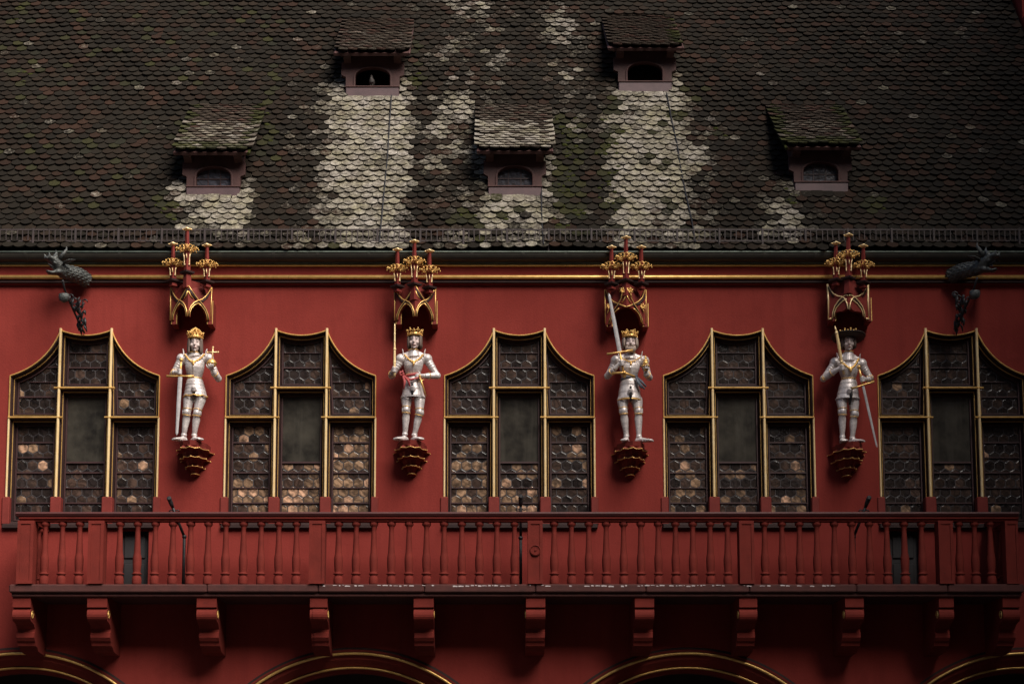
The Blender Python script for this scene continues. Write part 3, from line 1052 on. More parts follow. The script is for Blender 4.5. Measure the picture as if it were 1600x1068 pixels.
    if kind == 'glazed':
        gl = MB().box(-ho - 0.02, ho + 0.02, 0.10, 0.105, z_s - 0.02, z_ap + 0.02)
        o = gl.build('pane', 'glass', d)
        o.color = (0.085, 0.085, 0.105, 1)
        for fx in (-0.36, 0.36):
            MB().box(fx * ho - 0.009, fx * ho + 0.009, 0.088, 0.0995, z_s, z_ap).build('glazing_bar', 'sash', d)
        zb_ = z_s + (z_ap - z_s) * 0.52
        MB().box(-ho, ho, 0.086, 0.0985, zb_ - 0.009, zb_ + 0.009).build('glazing_bar', 'sash', d)
    else:
        MB().box(-ho - 0.03, ho + 0.03, 0.5, 0.52, z_s - 0.05, z_ap + 0.05).build('inner_boards', 'deepbrown', d)
        MB().box(-ho - 0.01, ho + 0.01, 0.02, 0.12, z_s - 0.02, z_s + 0.05, 0.01).build('ledge', 'deck', d)

# ------------------------------------------------------------------ balcony
bal = part('balcony', hall)
X0B, X1B = P(17, 915, YB).x, P(1597, 915, YB).x
XA, XZ = P(31, 860, YB).x, P(1590, 860, YB).x
dx_ = [X0B] + [P(u, 915, YB).x for u in (325, 498, 663, 836, 1008, 1169, 1336, 1478)] + [X1B]
for i in range(len(dx_) - 1):
    MB().box(dx_[i] + .003, dx_[i + 1] - .003, YB - 0.11 - random.uniform(0, .006), 0.0, z_deck_bot - random.uniform(0, .004), z_deck_top - 0.001 - random.uniform(0, .003), 0.018).build('deck_slab', 'deck', bal)
MB().box(X0B + 0.03, X1B - 0.03, YB - 0.06, -0.001, z_deck_bot - 0.06, z_deck_bot - 0.001, 0.01).build('deck_soffit', 'deck', bal)
zr = z_rail_top
MB().prism_x([(YB - 0.14, zr - 0.03), (YB - 0.13, zr - 0.005), (YB - 0.09, zr), (YB + 0.09, zr), (YB + 0.13, zr - 0.01), (YB + 0.13, zr - 0.06), (YB - 0.12, zr - 0.065)], P(28, 806, YB).x, P(1588, 806, YB).x).build('handrail', 'rail', bal)
MB().prism_x([(YB - 0.10, zr - 0.066), (YB - 0.105, zr - 0.10), (YB - 0.075, zr - 0.125), (YB - 0.07, z_rail_bot), (YB + 0.07, z_rail_bot), (YB + 0.10, zr - 0.066)], XA, XZ).build('rail_moulding', 'redstone', bal)
zb0, zb1 = z_deck_top, z_rail_bot
HB = zb1 - zb0
kb = K(860, YB)
prof = [(7.0, 0), (7.2, .02), (7.4, .08), (6.6, .125), (5.4, .145), (5.6, .155), (7.6, .165), (7.6, .178), (5.6, .19), (5.4, .20), (6.1, .24), (6.6, .32), (6.7, .40), (6.3, .45), (5.7, .475), (5.3, .50), (4.6, .65), (3.9, .82), (3.6, .89), (4.2, .905), (4.2, .915), (5.0, .93), (6.6, .945), (6.9, .965), (6.6, .985), (6.0, 1.0)]
bm_ = MB().lathe([(r * kb, z * HB) for r, z in prof], 18).mesh('baluster', 'redstone', True)
BAL_U = [70, 97, 124] + [187 + i * 27.6 for i in range(11)] + [529 + i * 27.5 for i in range(11)] + [866 + i * 27.1 for i in range(11)] + [1195 + i * 27.3 for i in range(10)] + [1499, 1523.5, 1548]
for u in BAL_U:
    o = link('baluster', bm_, bal, (P(u, 860, YB).x, YB, zb0))
    o.rotation_euler = (0, 0, random.uniform(0, 6))
    o.scale = (random.uniform(.97, 1.03),) * 2 + (1,)
for u, hw in ((43, 12.5), (152.5, 12), (496.5, 12.3), (836, 11.5), (1165, 11.5), (1475, 11.3), (1578, 10)):
    x = P(u, 860, YB).x
    w = hw * kb
    o = MB().box(x - w, x + w, YB - w - 0.01, YB + w, zb0, zb1, 0.008)
    # sunk panel: frame strips proud of the face
    o.box(x - w, x - w * 0.62, YB - w - 0.022, YB - w - 0.005, zb0 + 0.05, zb1 - 0.05)
    o.box(x + w * 0.62, x + w, YB - w - 0.022, YB - w - 0.005, zb0 + 0.05, zb1 - 0.05)
    o.box(x - w, x + w, YB - w - 0.024, YB - w - 0.005, zb1 - 0.05, zb1 - 0.001)
    o.box(x - w, x + w, YB - w - 0.024, YB - w - 0.005, zb0 + 0.001, zb0 + 0.05)
    o.build('post', 'redstone', bal)
# carved roundel on the middle post
x = P(836, 860, YB).x
mb = MB()
zr_ = P(836, 861, YB).z
rings = []
for r, y in ((0.085, 0.0), (0.085, -0.025), (0.072, -0.032), (0.066, -0.018), (0.02, -0.016), (0.012, -0.03)):
    rings.append([(x + r * cos(2 * pi * i / 20), YB - 0.125 + y, zr_ + r * sin(2 * pi * i / 20)) for i in range(20)])
mb.loft(rings)
mb.build('roundel', 'redstone', bal)
# rail returns to the wall at both ends
for u, sx in ((43, -1), (1578, 1)):
    x = P(u, 860, YB).x
    MB().box(x - 0.11, x + 0.11, YB + 0.14, 0.0, zr - 0.06, zr - 0.004, 0.012).build('handrail', 'rail', bal)
    MB().box(x - 0.07, x + 0.07, YB + 0.14, 0.0, z_rail_bot, zr - 0.062).build('rail_moulding', 'redstone', bal)
    for y in (-0.62, -0.36, -0.12):
        link('baluster', bm_, bal, (x, y, zb0))
# flaking whitewash along the deck's upper edge
for u0, u1, dens in ((385, 480, .35), (505, 640, .8), (650, 690, .4), (700, 830, .7), (845, 990, .6), (995, 1130, .8), (1160, 1300, .55)):
    mb = MB()
    u = u0
    while u < u1:
        L = random.uniform(2, 9)
        if random.random() < dens:
            xa, xb = P(u, 915, YB).x, P(u + L, 915, YB).x
            za = z_deck_top - random.uniform(0.012, 0.026)
            hgt = random.uniform(0.010, 0.026)
            y = YB - 0.1105
            q = [(xa, za), ((xa + xb) / 2, za - hgt * random.uniform(.2, .6)), (xb, za), (xb - 0.01, za - hgt), ((xa + xb) / 2, za - hgt * 0.9), (xa + 0.01, za - hgt * .7)]
            q = [(xa, za - .004), (xa + (xb - xa) * .3, za), (xb, za - .006), (xb - .008, za - hgt), (xa + (xb - xa) * .5, za - hgt * .8), (xa + .006, za - hgt)]
            mb.plate(ccw(q), y - 0.003, y + 0.002)
        u += L + random.uniform(0.5, 3)
    o = mb.build('flaking_paint', 'flake', bal)
    o['kind'] = 'stuff'

# brackets under the deck
def zbv(v, Y): return P(760, v, Y).z
Y1 = YB - 0.02
zt_ = z_deck_bot - 0.061
bp = [(0.0, zt_), (Y1, zt_), (Y1, zt_ - 0.155), (Y1 + 0.03, zt_ - 0.165)]
c0, r0 = (Y1 + 0.10, zt_ - 0.265), 0.105
bp += [(c0[0] + r0 * cos(a), c0[1] + r0 * sin(a)) for a in [radians(100 + i * 20) for i in range(10)]]
c1 = (Y1 + 0.36, zt_ - 0.37)
bp += [(Y1 + 0.22, zt_ - 0.40), (Y1 + 0.30, zt_ - 0.46), (Y1 + 0.30, zt_ - 0.50), (Y1 + 0.26, zt_ - 0.52), (Y1 + 0.26, zt_ - 0.59), (Y1 + 0.30, zt_ - 0.64), (Y1 + 0.33, zt_ - 0.65), (Y1 + 0.36, zt_ - 0.71), (Y1 + 0.46, zt_ - 0.73), (Y1 + 0.52, zt_ - 0.78), (Y1 + 0.66, zt_ - 0.80), (0.0, zt_ - 0.82)]
BR = [(34, 14, 0.12), (152, 15.5, 0.05), (323, 15.5, 0), (498, 13.5, 0), (662, 15.5, 0), (837, 15, 0), (1007, 15, 0), (1169, 14, 0), (1335, 14.5, 0), (1478.5, 11.5, 0), (1580, 13.5, -0.1)]
for i, (u, hw, sk) in enumerate(BR):
    x = P(u, 935, Y1).x
    w = hw * kb
    br = MB().prism_x(bp, -w, w)
    if i == 3:      # the fluted one
        for q in (-0.45, 0.0, 0.45):
            br.prism_x([(y - 0.018, z) for y, z in bp[4:-1]] + [(y + 0.05, z) for y, z in reversed(bp[4:-1])], w * q - 0.03, w * q + 0.03)
    o = br.build('bracket', 'redstone', bal, loc=(x, 0, 0))
    if i % 2 == 1 or i in (4, 8, 10, 0, 2):
        sx = 1 if u < 760 else -1
        cu = MB().tube([(sx * (w + 0.006), c0[0] + 0.07 * cos(a) * (1 - a / 14), c0[1] + 0.07 * sin(a) * (1 - a / 14)) for a in [j * 0.5 for j in range(20)]], 0.008, 5)
        cu.build('gilt_scroll', 'gold', bal, loc=(x, 0, 0))

# ------------------------------------------------------------------ snow guard, lightning wires
xg_, sg_, pg_ = roof_hit(760, 384)
YS = pg_.y - 0.03
def zs_(v): return P(760, v, YS).z
guard = thing('snow_guard', 'rust brown iron snow guard railing along the roof edge above the gutter', 'railing', (0, YS, zs_(384)))
zg0 = zs_(384)
for v in (359, 376.5):
    MB().box(XL, XG - 0.1, -0.012, 0.012, zs_(v) - zg0 - 0.012, zs_(v) - zg0 + 0.012).build('rail', 'guard', guard)
pm = MB().box(-0.017, 0.017, -0.025, 0.016, -0.10, zs_(357) - zg0, 0.004).mesh('post', 'guard')
bm2 = MB().box(-0.007, 0.007, -0.018, -0.0125, zs_(377) - zg0, zs_(358.5) - zg0).mesh('bar', 'guard')
npost = 0
u = -16.0
while u < 1600:
    x = P(u, 370, YS).x
    link('post', pm, guard, (x, 0, 0))
    for j in range(1, 8):
        o = link('bar', bm2, guard, (P(u + j * 8.6 + random.uniform(-.4, .4), 370, YS).x, 0, 0))
        o.rotation_euler.y = random.gauss(0, 0.02)
    u += 66.8 + random.uniform(-1.5, 1.5)

def wire(label, uv):
    pts = []
    for u, v in uv:
        x, s, p = roof_hit(u, v)
        pts.append(p + S_NRM * 0.085)
    base = pts[-1]
    o = MB().tube([p - base for p in pts], 0.011, 5).build('lightning_wire', 'iron', None, loc=base)
    o['label'], o['category'], o['group'] = label, 'wire', 'lightning wires on the roof'
wire('thin dark lightning wire down pale lichen below the open dormer with the pigeon', [(612, 155), (609, 200), (606, 250), (601, 300), (597, 345), (593, 385)])
wire('thin dark lightning wire sagging down pale lichen below the open dormer without a pigeon', [(1041, 152), (1048, 190), (1057, 230), (1063, 270), (1071, 310), (1080, 350), (1086, 385)])
wire('thin dark lightning wire from the glazed dormer between the open dormers', [(846, 300), (846, 330), (847, 360), (849, 388)])

# ------------------------------------------------------------------ statues
def remesh(mb, voxel, name):
    me = mb.mesh('tmp', 'silver')
    o = bpy.data.objects.new('tmp', me)
    COL.objects.link(o)
    md = o.modifiers.new('r', 'REMESH')
    md.mode = 'VOXEL'
    md.voxel_size = voxel
    sm_ = o.modifiers.new('s', 'SMOOTH')
    sm_.iterations = 2
    sm_.factor = 0.4
    dg = bpy.context.evaluated_depsgraph_get()
    out = bpy.data.meshes.new_from_object(o.evaluated_get(dg))
    bpy.data.objects.remove(o)
    bpy.data.meshes.remove(me)
    out.name = name
    out.polygons.foreach_set('use_smooth', [True] * len(out.polygons))
    return out


def lerp(a, b, t): return Vector(a) + (Vector(b) - Vector(a)) * t


def limb(mb, pts, rad, n=12):
    """smooth-ish tapered limb through stations (point, radius)"""
    mb.tube(pts, rad, n)
    for p, r in zip(pts, rad):
        mb.ball(p, r * 0.98, 10, 6)


def hand(mb, c, axis, r, wrist):
    """a gauntlet closed round a bar of radius r with the given axis through c; the palm lies on the wrist's side"""
    c, axis, wrist = Vector(c), Vector(axis).normalized(), Vector(wrist)
    w = wrist - c
    w = (w - axis * w.dot(axis)).normalized()
    f = axis.cross(w)
    if f.y > 0:
        f = -f                                    # knuckles turn to the viewer
    palm = c + w * (r + 0.026)
    mb.ball(palm, 0.036, 10, 6)
    mb.tube([palm, wrist], [0.034, 0.036], 10)
    for i in range(4):
        off = axis * (-0.033 + 0.022 * i)
        rr = r + 0.011
        sc = (0.92, 1.0, 0.98, 0.86)[i]
        pts = []
        for a in (10, 55, 100, 150, 150 + 55 * sc):
            a = radians(a)
            pts.append(c + off + w * (rr * cos(a) * 1.05) + f * (rr * sin(a) * 1.1))
        pts[0] = pts[0] + w * 0.012
        mb.tube(pts, [0.0115, 0.0115, 0.011, 0.010, 0.008], 7)
    th = [palm + axis * 0.028, c + axis * 0.046 + w * (r + 0.004) + f * 0.008, c + axis * 0.052 - w * 0.006 + f * (r + 0.006)]
    mb.tube(th, [0.014, 0.0125, 0.010], 7)


HEAD = 1.17


def knight(J, robust=1.0):
    """one continuous armoured figure through the joints J (metres, feet at z=0, facing -y)"""
    mb = MB()
    R = robust
    for q in ('shL', 'shR'):
        J[q] = Vector(J[q]) + Vector((0, 0, .03))
    sL, sR = J['shL'], J['shR']
    sm_ = lerp(sL, sR, .5)
    for q in (sL, sR):
        mb.tube([q + Vector((0, 0, .02)), lerp(q, J['neck'], .5) + Vector((0, 0, .008)), Vector(J['neck']) + Vector((0, 0, .005))], [.05, .045, .04], 10)
    mb.tube([sm_ + Vector((0, 0, .02)), Vector(J['neck']) + Vector((0, 0, .0))], [.115, .078], 16)
    mb.tube([Vector(J['neck']) + Vector((0, 0, .0)), Vector(J['neck']) + Vector((0, 0, .016))], [.080, .080], 16)
    wz, fz = J['waist'], J['hem']
    nk = J['neck']
    # torso
    def ell(c, rx, ry, n=22):
        return [(c[0] + rx * cos(2 * pi * k / n), c[1] + ry * sin(2 * pi * k / n), c[2]) for k in range(n)]
    hips = lerp(J['hipL'], J['hipR'], .5)
    W = Vector(wz)
    sh = sm_.z
    half = abs(sR[0] - sL[0]) / 2
    rings = [ell((W.x, W.y, W.z - 0.02), .105 * R, .09 * R), ell((W.x, W.y, W.z + 0.01), .108 * R, .092 * R)]
    for t, rx, ry, fy in ((.12, .118, .10, -.004), (.3, .135, .118, -.012), (.5, .15, .132, -.018), (.7, .158, .13, -.018), (.85, .155, .112, -.01), (.96, .13, .088, 0), (1.05, .085, .068, 0), (1.12, .062, .058, 0)):
        c = lerp(W, (sm_.x, sm_.y, sh + 0.0), t)
        rings.append(ell((c.x, c.y + fy, c.z), rx * R, ry * R))
    mb.loft(rings)
    # breastplate keel
    mb.tube([(W.x, W.y - .088, W.z + .02), (lerp(W, sm_, .5).x, W.y - .148 * R, lerp(W, sm_, .5).z), (sm_.x, sm_.y - .115, sh - .03)], [.012, .02, .012], 8)
    # waist belt and skirt of lames
    rings = []
    nl = J.get('lames', 5)
    H = Vector(fz)
    for i in range(nl):
        for q in (0.0, 0.8):
            t = (i + q) / nl
            c = lerp((W.x, W.y, W.z), (hips.x, hips.y, H.z), t)
            rx = .115 + (.182 - .115) * t ** .75 + .007 * q
            ry = .098 + (.150 - .098) * t ** .75 + .007 * q
            rings.append(ell(c, rx * R, ry * R))
    mb.loft(rings)
    # codpiece
    cp = Vector((hips.x, hips.y - .135 * R, lerp(W, H, .62).z))
    mb.tube([cp + Vector((0, .05, -.05)), cp + Vector((0, -.02, -.025)), cp + Vector((0, -.045, .02))], [.04, .042, .03], 10)
    # neck, gorget
    mb.tube([(sm_.x, sm_.y, sh + .0), (nk[0], nk[1], nk[2]), lerp(nk, J['head'], .6)], [.072, .058, .052], 14)
    mb.tube([(sm_.x, sm_.y, sh + .01), (nk[0], nk[1], nk[2] + .012)], [.088, .066], 14)
    # legs
    for s in 'LR':
        hp, kn, an, toe = (Vector(J[q + s]) for q in ('hip', 'kn', 'an', 'toe'))
        shin = lerp(kn, an, .3) + Vector((0, .018, 0))
        pts = [hp, lerp(hp, kn, .35), lerp(hp, kn, .75), lerp(hp, kn, .9), kn, lerp(kn, an, .1), shin, lerp(kn, an, .62), lerp(kn, an, .9), an]
        rad = [.088, .086, .068, .060, .062, .052, .062, .048, .038, .042]
        mb.tube(pts, [q * R for q in rad], 14)
        mb.ball(kn + Vector((0, -.022, 0)), (.056 * R, .052, .06), 12, 8)
        for t in (.80, 1.0):                       # poleyn lames
            p = lerp(hp, kn, t)
        mb.tube([lerp(kn, an, .06), lerp(kn, an, .11)], [.066 * R, .060 * R], 14)
        mb.tube([lerp(hp, kn, .84), lerp(hp, kn, .90)], [.068 * R, .072 * R], 14)
        side = Vector((-1 if s == 'L' else 1, 0, 0))
        mb.ball(kn + side * .06, (.014, .04, .05), 10, 6)   # fan plate
        mb.tube([lerp(kn, an, .9), lerp(kn, an, .96)], [.044, .05], 12)
        # sabaton: heel, instep, broad toe
        heel = Vector((an.x, an.y + .045, .04))
        f = (Vector((toe.x, toe.y, 0)) - Vector((an.x, an.y, 0)))
        L = f.length
        f.normalize()
        b = Vector((-f.y, f.x, 0))
        rg = []
        for t, w, h in ((-.28, .028, .05), (-.18, .042, .085), (.1, .046, .095), (.35, .05, .075), (.6, .062, .058), (.8, .068, .05), (.95, .058, .042), (1.02, .035, .03)):
            c = Vector((an.x, an.y, 0)) + f * (t * L)
            rg.append([c + b * (w * cos(2 * pi * k / 14)) + Vector((0, 0, max(0.002, h / 2 + h / 2 * sin(2 * pi * k / 14)))) for k in range(14)])
        mb.loft(rg)
        for t in (.3, .5, .7):
            c = Vector((an.x, an.y, 0)) + f * (t * L)
            h = .085 - .04 * t
            mb.tube([c + b * (.052 * cos(a)) + Vector((0, 0, h * sin(a))) for a in [pi * j / 8 for j in range(9)]], .006, 6)
    # arms
    for s in 'LR':
        sh_, el, ha = (Vector(J[q + s]) for q in ('sh', 'el', 'wr'))
        side = Vector((-1 if s == 'L' else 1, 0, 0))
        mb.ball(sh_ + side * .012 + Vector((0, 0, -.005)), (.082 * R, .088 * R, .085 * R), 14, 9)
        mb.tube([sm_ + Vector((0, 0, -.05)), sh_], [.085, .07], 12)
        for q in range(3):
            mb.tube([lerp(sh_, el, .2 + .13 * q), lerp(sh_, el, .30 + .13 * q)], [.064 - .004 * q, .069 - .004 * q], 14)
        mb.tube([sh_, lerp(sh_, el, .5), lerp(sh_, el, .85), el], [.066, .055, .05, .048], 12)
        mb.ball(el, .056, 12, 8)
        mb.ball(el + side * .03, (.014, .045, .05), 10, 6)
        mb.tube([el, lerp(el, ha, .3), lerp(el, ha, .7), ha], [.05, .054, .044, .034], 12)
        mb.tube([lerp(el, ha, .66), lerp(el, ha, .98)], [.052, .040], 12)
        # haute-piece beside the neck
        hp = sh_ - side * .035 + Vector((0, -.03, .05))
        mb.tube([hp + Vector((0, 0, -.03)), hp + side * .008 + Vector((0, 0, .05)), hp + side * .02 + Vector((0, .01, .10))], [(.055, .014), (.05, .010), (.022, .008)], 10)
    # head
    h = Vector(J['head'])
    yaw = J.get('yaw', 0.0)
    hb = MB()
    hb.ball((0, .012, .03), (.074, .09, .095), 16, 12)
    hb.tube([(0, -.006, .03), (0, -.018, -.04), (0, -.030, -.088)], [(.082, .068), (.068, .062), (.034, .040)], 14)
    hb.tube([(0, -.088, .032), (0, -.098, .006), (0, -.113, -.022), (0, -.092, -.034)], [.009, .011, .0155, .009], 8)
    hb.tube([(-.05, -.066, .045), (-.025, -.083, .050), (0, -.086, .044), (.025, -.083, .050), (.05, -.066, .045)], .0095, 7)
    hb.tube([(-.024, -.078, -.054), (0, -.088, -.052), (.024, -.078, -.054)], [.005, .008, .005], 6)
    hb.tube([(-.02, -.076, -.066), (0, -.085, -.066), (.02, -.076, -.066)], [.005, .008, .005], 6)
    hb.ball((0, -.062, -.092), (.022, .02, .016), 8, 6)
    for q in (-1, 1):
        hb.ball((q * .042, -.058, -.022), (.024, .022, .024), 8, 6)
        hb.ball((q * .030, -.070, .022), (.015, .012, .010), 8, 6)
        hb.ball((q * .079, .008, .0), (.008, .018, .028), 8, 6)
    rot = Matrix.Rotation(yaw, 3, 'Z')
    mb.face_add([h + rot @ (Vector(p) * HEAD) for p in hb.v], hb.f)
    return mb


def to_head(J, mb):
    rot = Matrix.Rotation(J.get('yaw', 0.0), 3, 'Z')
    h = Vector(J['head'])
    mb.v = [tuple(h + rot @ (Vector(p) * HEAD)) for p in mb.v]
    return mb


def strands(mb, length, n=22, back=True, spread=0.012, curl=0.0):
    for i in range(n):
        a = -0.17 * pi + 1.34 * pi * i / (n - 1)          # round the sides and the back, face left open
        for lay in range(2):
            rr = .084 + .006 * lay
            x0, y0 = rr * cos(a), .014 + (.098 + .004 * lay) * sin(a)
            pts = []
            for t in range(6):
                f = t / 5
                out = 1 + spread * 6 * f * (1 - .5 * f) + random.uniform(-.02, .02)
                pts.append((x0 * out, y0 * out + .004 * sin(6 * f + i), .085 - (.085 + length) * f))
            mb.tube(pts, [.010, .014, .015, .014, .013, .007], 6)


def crown(J, mb, style):
    """gilded crown on the brow"""
    zb = .075
    n = 40
    rx, ry = .094, .108
    rings = []
    for r, z in ((1.0, 0), (1.05, .004), (1.05, .034), (1.0, .038), (.93, .036), (.93, 0)):
        rings.append([(rx * r * cos(2 * pi * k / n), .01 + ry * r * sin(2 * pi * k / n), zb + z) for k in range(n)])
    mb.loft(rings)
    m = 12 if style != 'tall' else 14
    for k in range(m):
        a = 2 * pi * k / m
        c = Vector((rx * 1.02 * cos(a), .01 + ry * 1.02 * sin(a), zb + .036))
        o = Vector((cos(a), sin(a), 0))
        t = Vector((-sin(a), cos(a), 0))
        hh = .055 if k % 2 == 0 else .036
        mb.tube([c, c + Vector((0, 0, hh * .55)) + o * .006, c + Vector((0, 0, hh)) + o * .012], [.009, .006, .008], 6)
        mb.ball(c + Vector((0, 0, hh)) + o * .013, .0115, 8, 5)
        for q in (-1, 1):
            mb.ball(c + Vector((0, 0, hh * .6)) + t * (q * .015) + o * .008, .009, 6, 4)
        mb.ball(c + Vector((0, 0, -.018)) + o * .006, .008, 6, 4)
    if style == 'tall':
        for k in range(4):
            a = pi * k / 4 + .2
            pts = [(rx * cos(a) * cos(b), .01 + ry * sin(a) * cos(b), zb + .03 + .105 * sin(b)) for b in [pi * j / 10 for j in range(11)]]
            mb.tube(pts, .011, 6)
            for p in pts[1:-1]:
                mb.ball(Vector(p) + Vector((0, 0, .008)), .013, 6, 4)
        mb.ball((0, .01, zb + .03), (.078, .088, .085), 14, 8)
        mb.ball((0, .01, zb + .15), .02, 8, 6)
    if style == 'mitre':
        for q in (-1, 1):
            mb.tube([(q * .05, .0, zb + .02), (q * .052, -.01, zb + .075), (q * .035, -.01, zb + .115)], [.045, .036, .012], 10)
    return to_head(J, mb)


def face_bits(J, t):
    for q in (-1, 1):
        mb = MB()
        mb.ball((q * .030, -.0815, .020), (.0105, .004, .0048), 8, 5)
        to_head(J, mb).build('eye', 'iris', t, True)
        mb = MB()
        mb.tube([(q * .014, -.0925, .050), (q * .031, -.0885, .056), (q * .048, -.075, .050)], [.0035, .004, .0025], 5)
        to_head(J, mb).build('eyebrow', 'hair', t, True)
    mb = MB()
    mb.tube([(-.021, -.082, -.060), (0, -.0945, -.0595), (.021, -.082, -.060)], [.003, .0055, .003], 6)
    to_head(J, mb).build('lips', 'lip', t, True)


def collar(J, t, big=1.0):
    """gilded order chain hanging over the breastplate"""
    a, b = Vector(J['shL']), Vector(J['shR'])
    m = lerp(a, b, .5)
    mb = MB()
    N = 18
    for i in range(N + 1):
        f = i / N
        x = a.x + .055 + (b.x - a.x - .11) * f
        drop = .13 * big * sin(pi * f)
        y = m.y - .075 - .075 * sin(pi * f)
        p = Vector((x, y, m.z + .045 - drop))
        mb.ball(p, (.017 * big, .010, .015 * big), 8, 5)
        if i % 2:
            mb.ball(p + Vector((0, -.004, -.016)), (.008, .006, .010), 6, 4)
    p = Vector((m.x, m.y - .162, m.z + .03 - .13 * big))
    mb.ball(p, (.026 * big, .010, .026 * big), 10, 6)
    mb.tube([p, p + Vector((.004, -.002, -.035)), p + Vector((-.004, .004, -.06))], [.014, .018, .006], 8)
    mb.build('order_chain', 'gold', t, True)


def sword(t, hilt, tip, guard_half, guard_tilt=None, grip=.17, w=.022, mat='blade', wide=True):
    """pommel beyond the hilt, cross-guard at hilt, blade from hilt to tip"""
    hilt, tip = Vector(hilt), Vector(tip)
    d = (tip - hilt).normalized()
    side = Vector(guard_tilt).normalized() if guard_tilt else Vector((1, 0, 0))
    mb = MB()
    mb.tube([hilt, lerp(hilt, tip, .5), lerp(hilt, tip, .96), tip], [(w * .3, w), (w * .28, w * .92), (w * .22, w * .6), (.002, .003)], 8, up=(0, -1, 0))
    mb.build('blade', mat, t)
    g = MB()
    g.tube([hilt - side * guard_half, hilt - side * guard_half * .4, hilt, hilt + side * guard_half * .4, hilt + side * guard_half], [.020, .012, .016, .012, .020], 8)
    g.build('cross_guard', 'gold', t, True)
    g = MB()
    e = hilt - d * grip
    g.tube([hilt, lerp(hilt, e, .5), e], [.014, .019, .015], 8)
    g.ball(e - d * .02, .032, 10, 7)
    g.build('grip', 'gold', t, True)


def finish(t, J, mb, skin_hands=False):
    me = remesh(mb, 0.0075, 'body')
    me.materials.clear()
    me.materials.append(M['silver'])
    me.materials.append(M['skin'])
    zc_ = J['neck'][2] + 0.035
    for p in me.polygons:
        if p.center.z > zc_ and abs(p.center.x - J['head'][0]) < .10 and (p.center - Vector(J['head'])).length < .2:
            p.material_index = 1
    return link('body', me, t)


def gold_trims(J, t):
    for s in 'LR':
        kn, an, hp = Vector(J['kn' + s]), Vector(J['an' + s]), Vector(J['hip' + s])
        for p, q, r in ((lerp(kn, an, .115), an, .0665), (lerp(hp, kn, .835), kn, .0735)):
            d = (q - p).normalized()
            a = Vector((1, 0, 0)); a = (a - d * a.dot(d)).normalized(); b = d.cross(a)
            mb = MB()
            mb.tube([p + a * (r * cos(2 * pi * i / 20)) + b * (r * sin(2 * pi * i / 20)) for i in range(21)], .0058, 5)
            mb.build('knee_trim', 'gold', t, True)
        el, wr = Vector(J['el' + s]), Vector(J['wr' + s])
        p = lerp(el, wr, .66)
        d = (wr - el).normalized()
        a = Vector((0, 0, 1)); a = (a - d * a.dot(d)).normalized(); b = d.cross(a)
        mb = MB()
        mb.tube([p + a * (.054 * cos(2 * pi * i / 18)) + b * (.054 * sin(2 * pi * i / 18)) for i in range(19)], .0055, 5)
        mb.build('cuff_trim', 'gold', t, True)
    w = Vector(J['waist'])
    mb = MB()
    mb.tube([w + Vector((.117 * cos(2 * pi * i / 24), .101 * sin(2 * pi * i / 24), 0)) for i in range(25)], .009, 6)
    mb.build('belt', 'gold', t, True)
    n = Vector(J['neck'])
    mb = MB()
    mb.tube([n + Vector((.082 * cos(2 * pi * i / 24), .082 * sin(2 * pi * i / 24), .014)) for i in range(25)], .007, 6)
    mb.build('gorget_trim', 'gold', t, True)


def hem_trim(J, t, mat, wave=False):
    gold_trims(J, t)
    hips = lerp(J['hipL'], J['hipR'], .5)
    z = Vector(J['hem']).z
    mb = MB()
    n = 40
    R = 1.0
    pts = []
    for k in range(n + 1):
        a = 2 * pi * k / n
        dz = (-.02 * abs(sin(a * 4)) if wave else 0)
        pts.append((hips.x + .189 * cos(a), hips.y + .157 * sin(a), z + .012 + dz))
    mb.tube(pts, .010, 6)
    mb.build('hem_trim', mat, t, True)


def sc_fn(cx, y0, sc):
    def S(x, y, d=0.0):
        return Vector(((x - cx) / sc, d, (y0 - y) / sc))
    return S


Y_ST = -0.36
st_pos = []


def statue(u, v, label):
    p = P(u, v, Y_ST)
    t = thing('statue', label, 'statue', p, 'knight statues on the consoles')
    st_pos.append(p)
    return t


# --- first: sword point down, orb with cross
S = sc_fn(1062, 745, 352)
t = statue(300, 690.5, 'silver armoured statue, sword point down, holding golden orb with cross')
J = dict(head=S(1070, 196, -.03), neck=S(1066, 246), shL=S(998, 283, .0), shR=S(1142, 283, .0), elL=S(950, 362, -.02), wrL=S(970, 362, -.15), elR=S(1200, 385, .02), wrR=S(1178, 358, -.15),
         waist=S(1070, 388), hem=S(1078, 492), hipL=S(1042, 478, -.01), hipR=S(1110, 478, .0), knL=S(1034, 582, -.05), knR=S(1088, 584, -.04), anL=S(1016, 712, .0), anR=S(1072, 712, .02), toeL=S(968, 740, -.15), toeR=S(1122, 740, -.15), yaw=.12)
mb = knight(J)
hilt = S(1003, 391, -.21)
hand(mb, S(1002, 368, -.21), (0, 0, 1), .017, J['wrL'])
oc = S(1174, 318, -.19)
# open palm under the orb
pw = Vector(J['wrR'])
mb.ball(oc + Vector((0, 0, -.082)), (.042, .045, .016), 10, 6)
mb.tube([pw, oc + Vector((0, .01, -.085))], [.036, .034], 10)
for i in range(4):
    q = -.030 + .020 * i
    mb.tube([oc + Vector((q * .9, -.02, -.086)), oc + Vector((q * 1.2, -.066, -.062)), oc + Vector((q * 1.3, -.082, -.022 + .006 * (i % 2)))], [.0115, .011, .008], 7)
mb.tube([oc + Vector((-.03, .0, -.086)), oc + Vector((-.068, -.03, -.06)), oc + Vector((-.084, -.03, -.02))], [.013, .012, .009], 7)
finish(t, J, mb)
h = MB(); strands(h, .14, 24, spread=.02); to_head(J, h).build('hair', 'hair', t, True)
crown(J, MB(), 'tall').build('crown', 'gold', t, True)
face_bits(J, t); collar(J, t, 1.0); hem_trim(J, t, 'gold', True)
sword(t, hilt, S(990, 722, -.20), .215, grip=.24, w=.034)
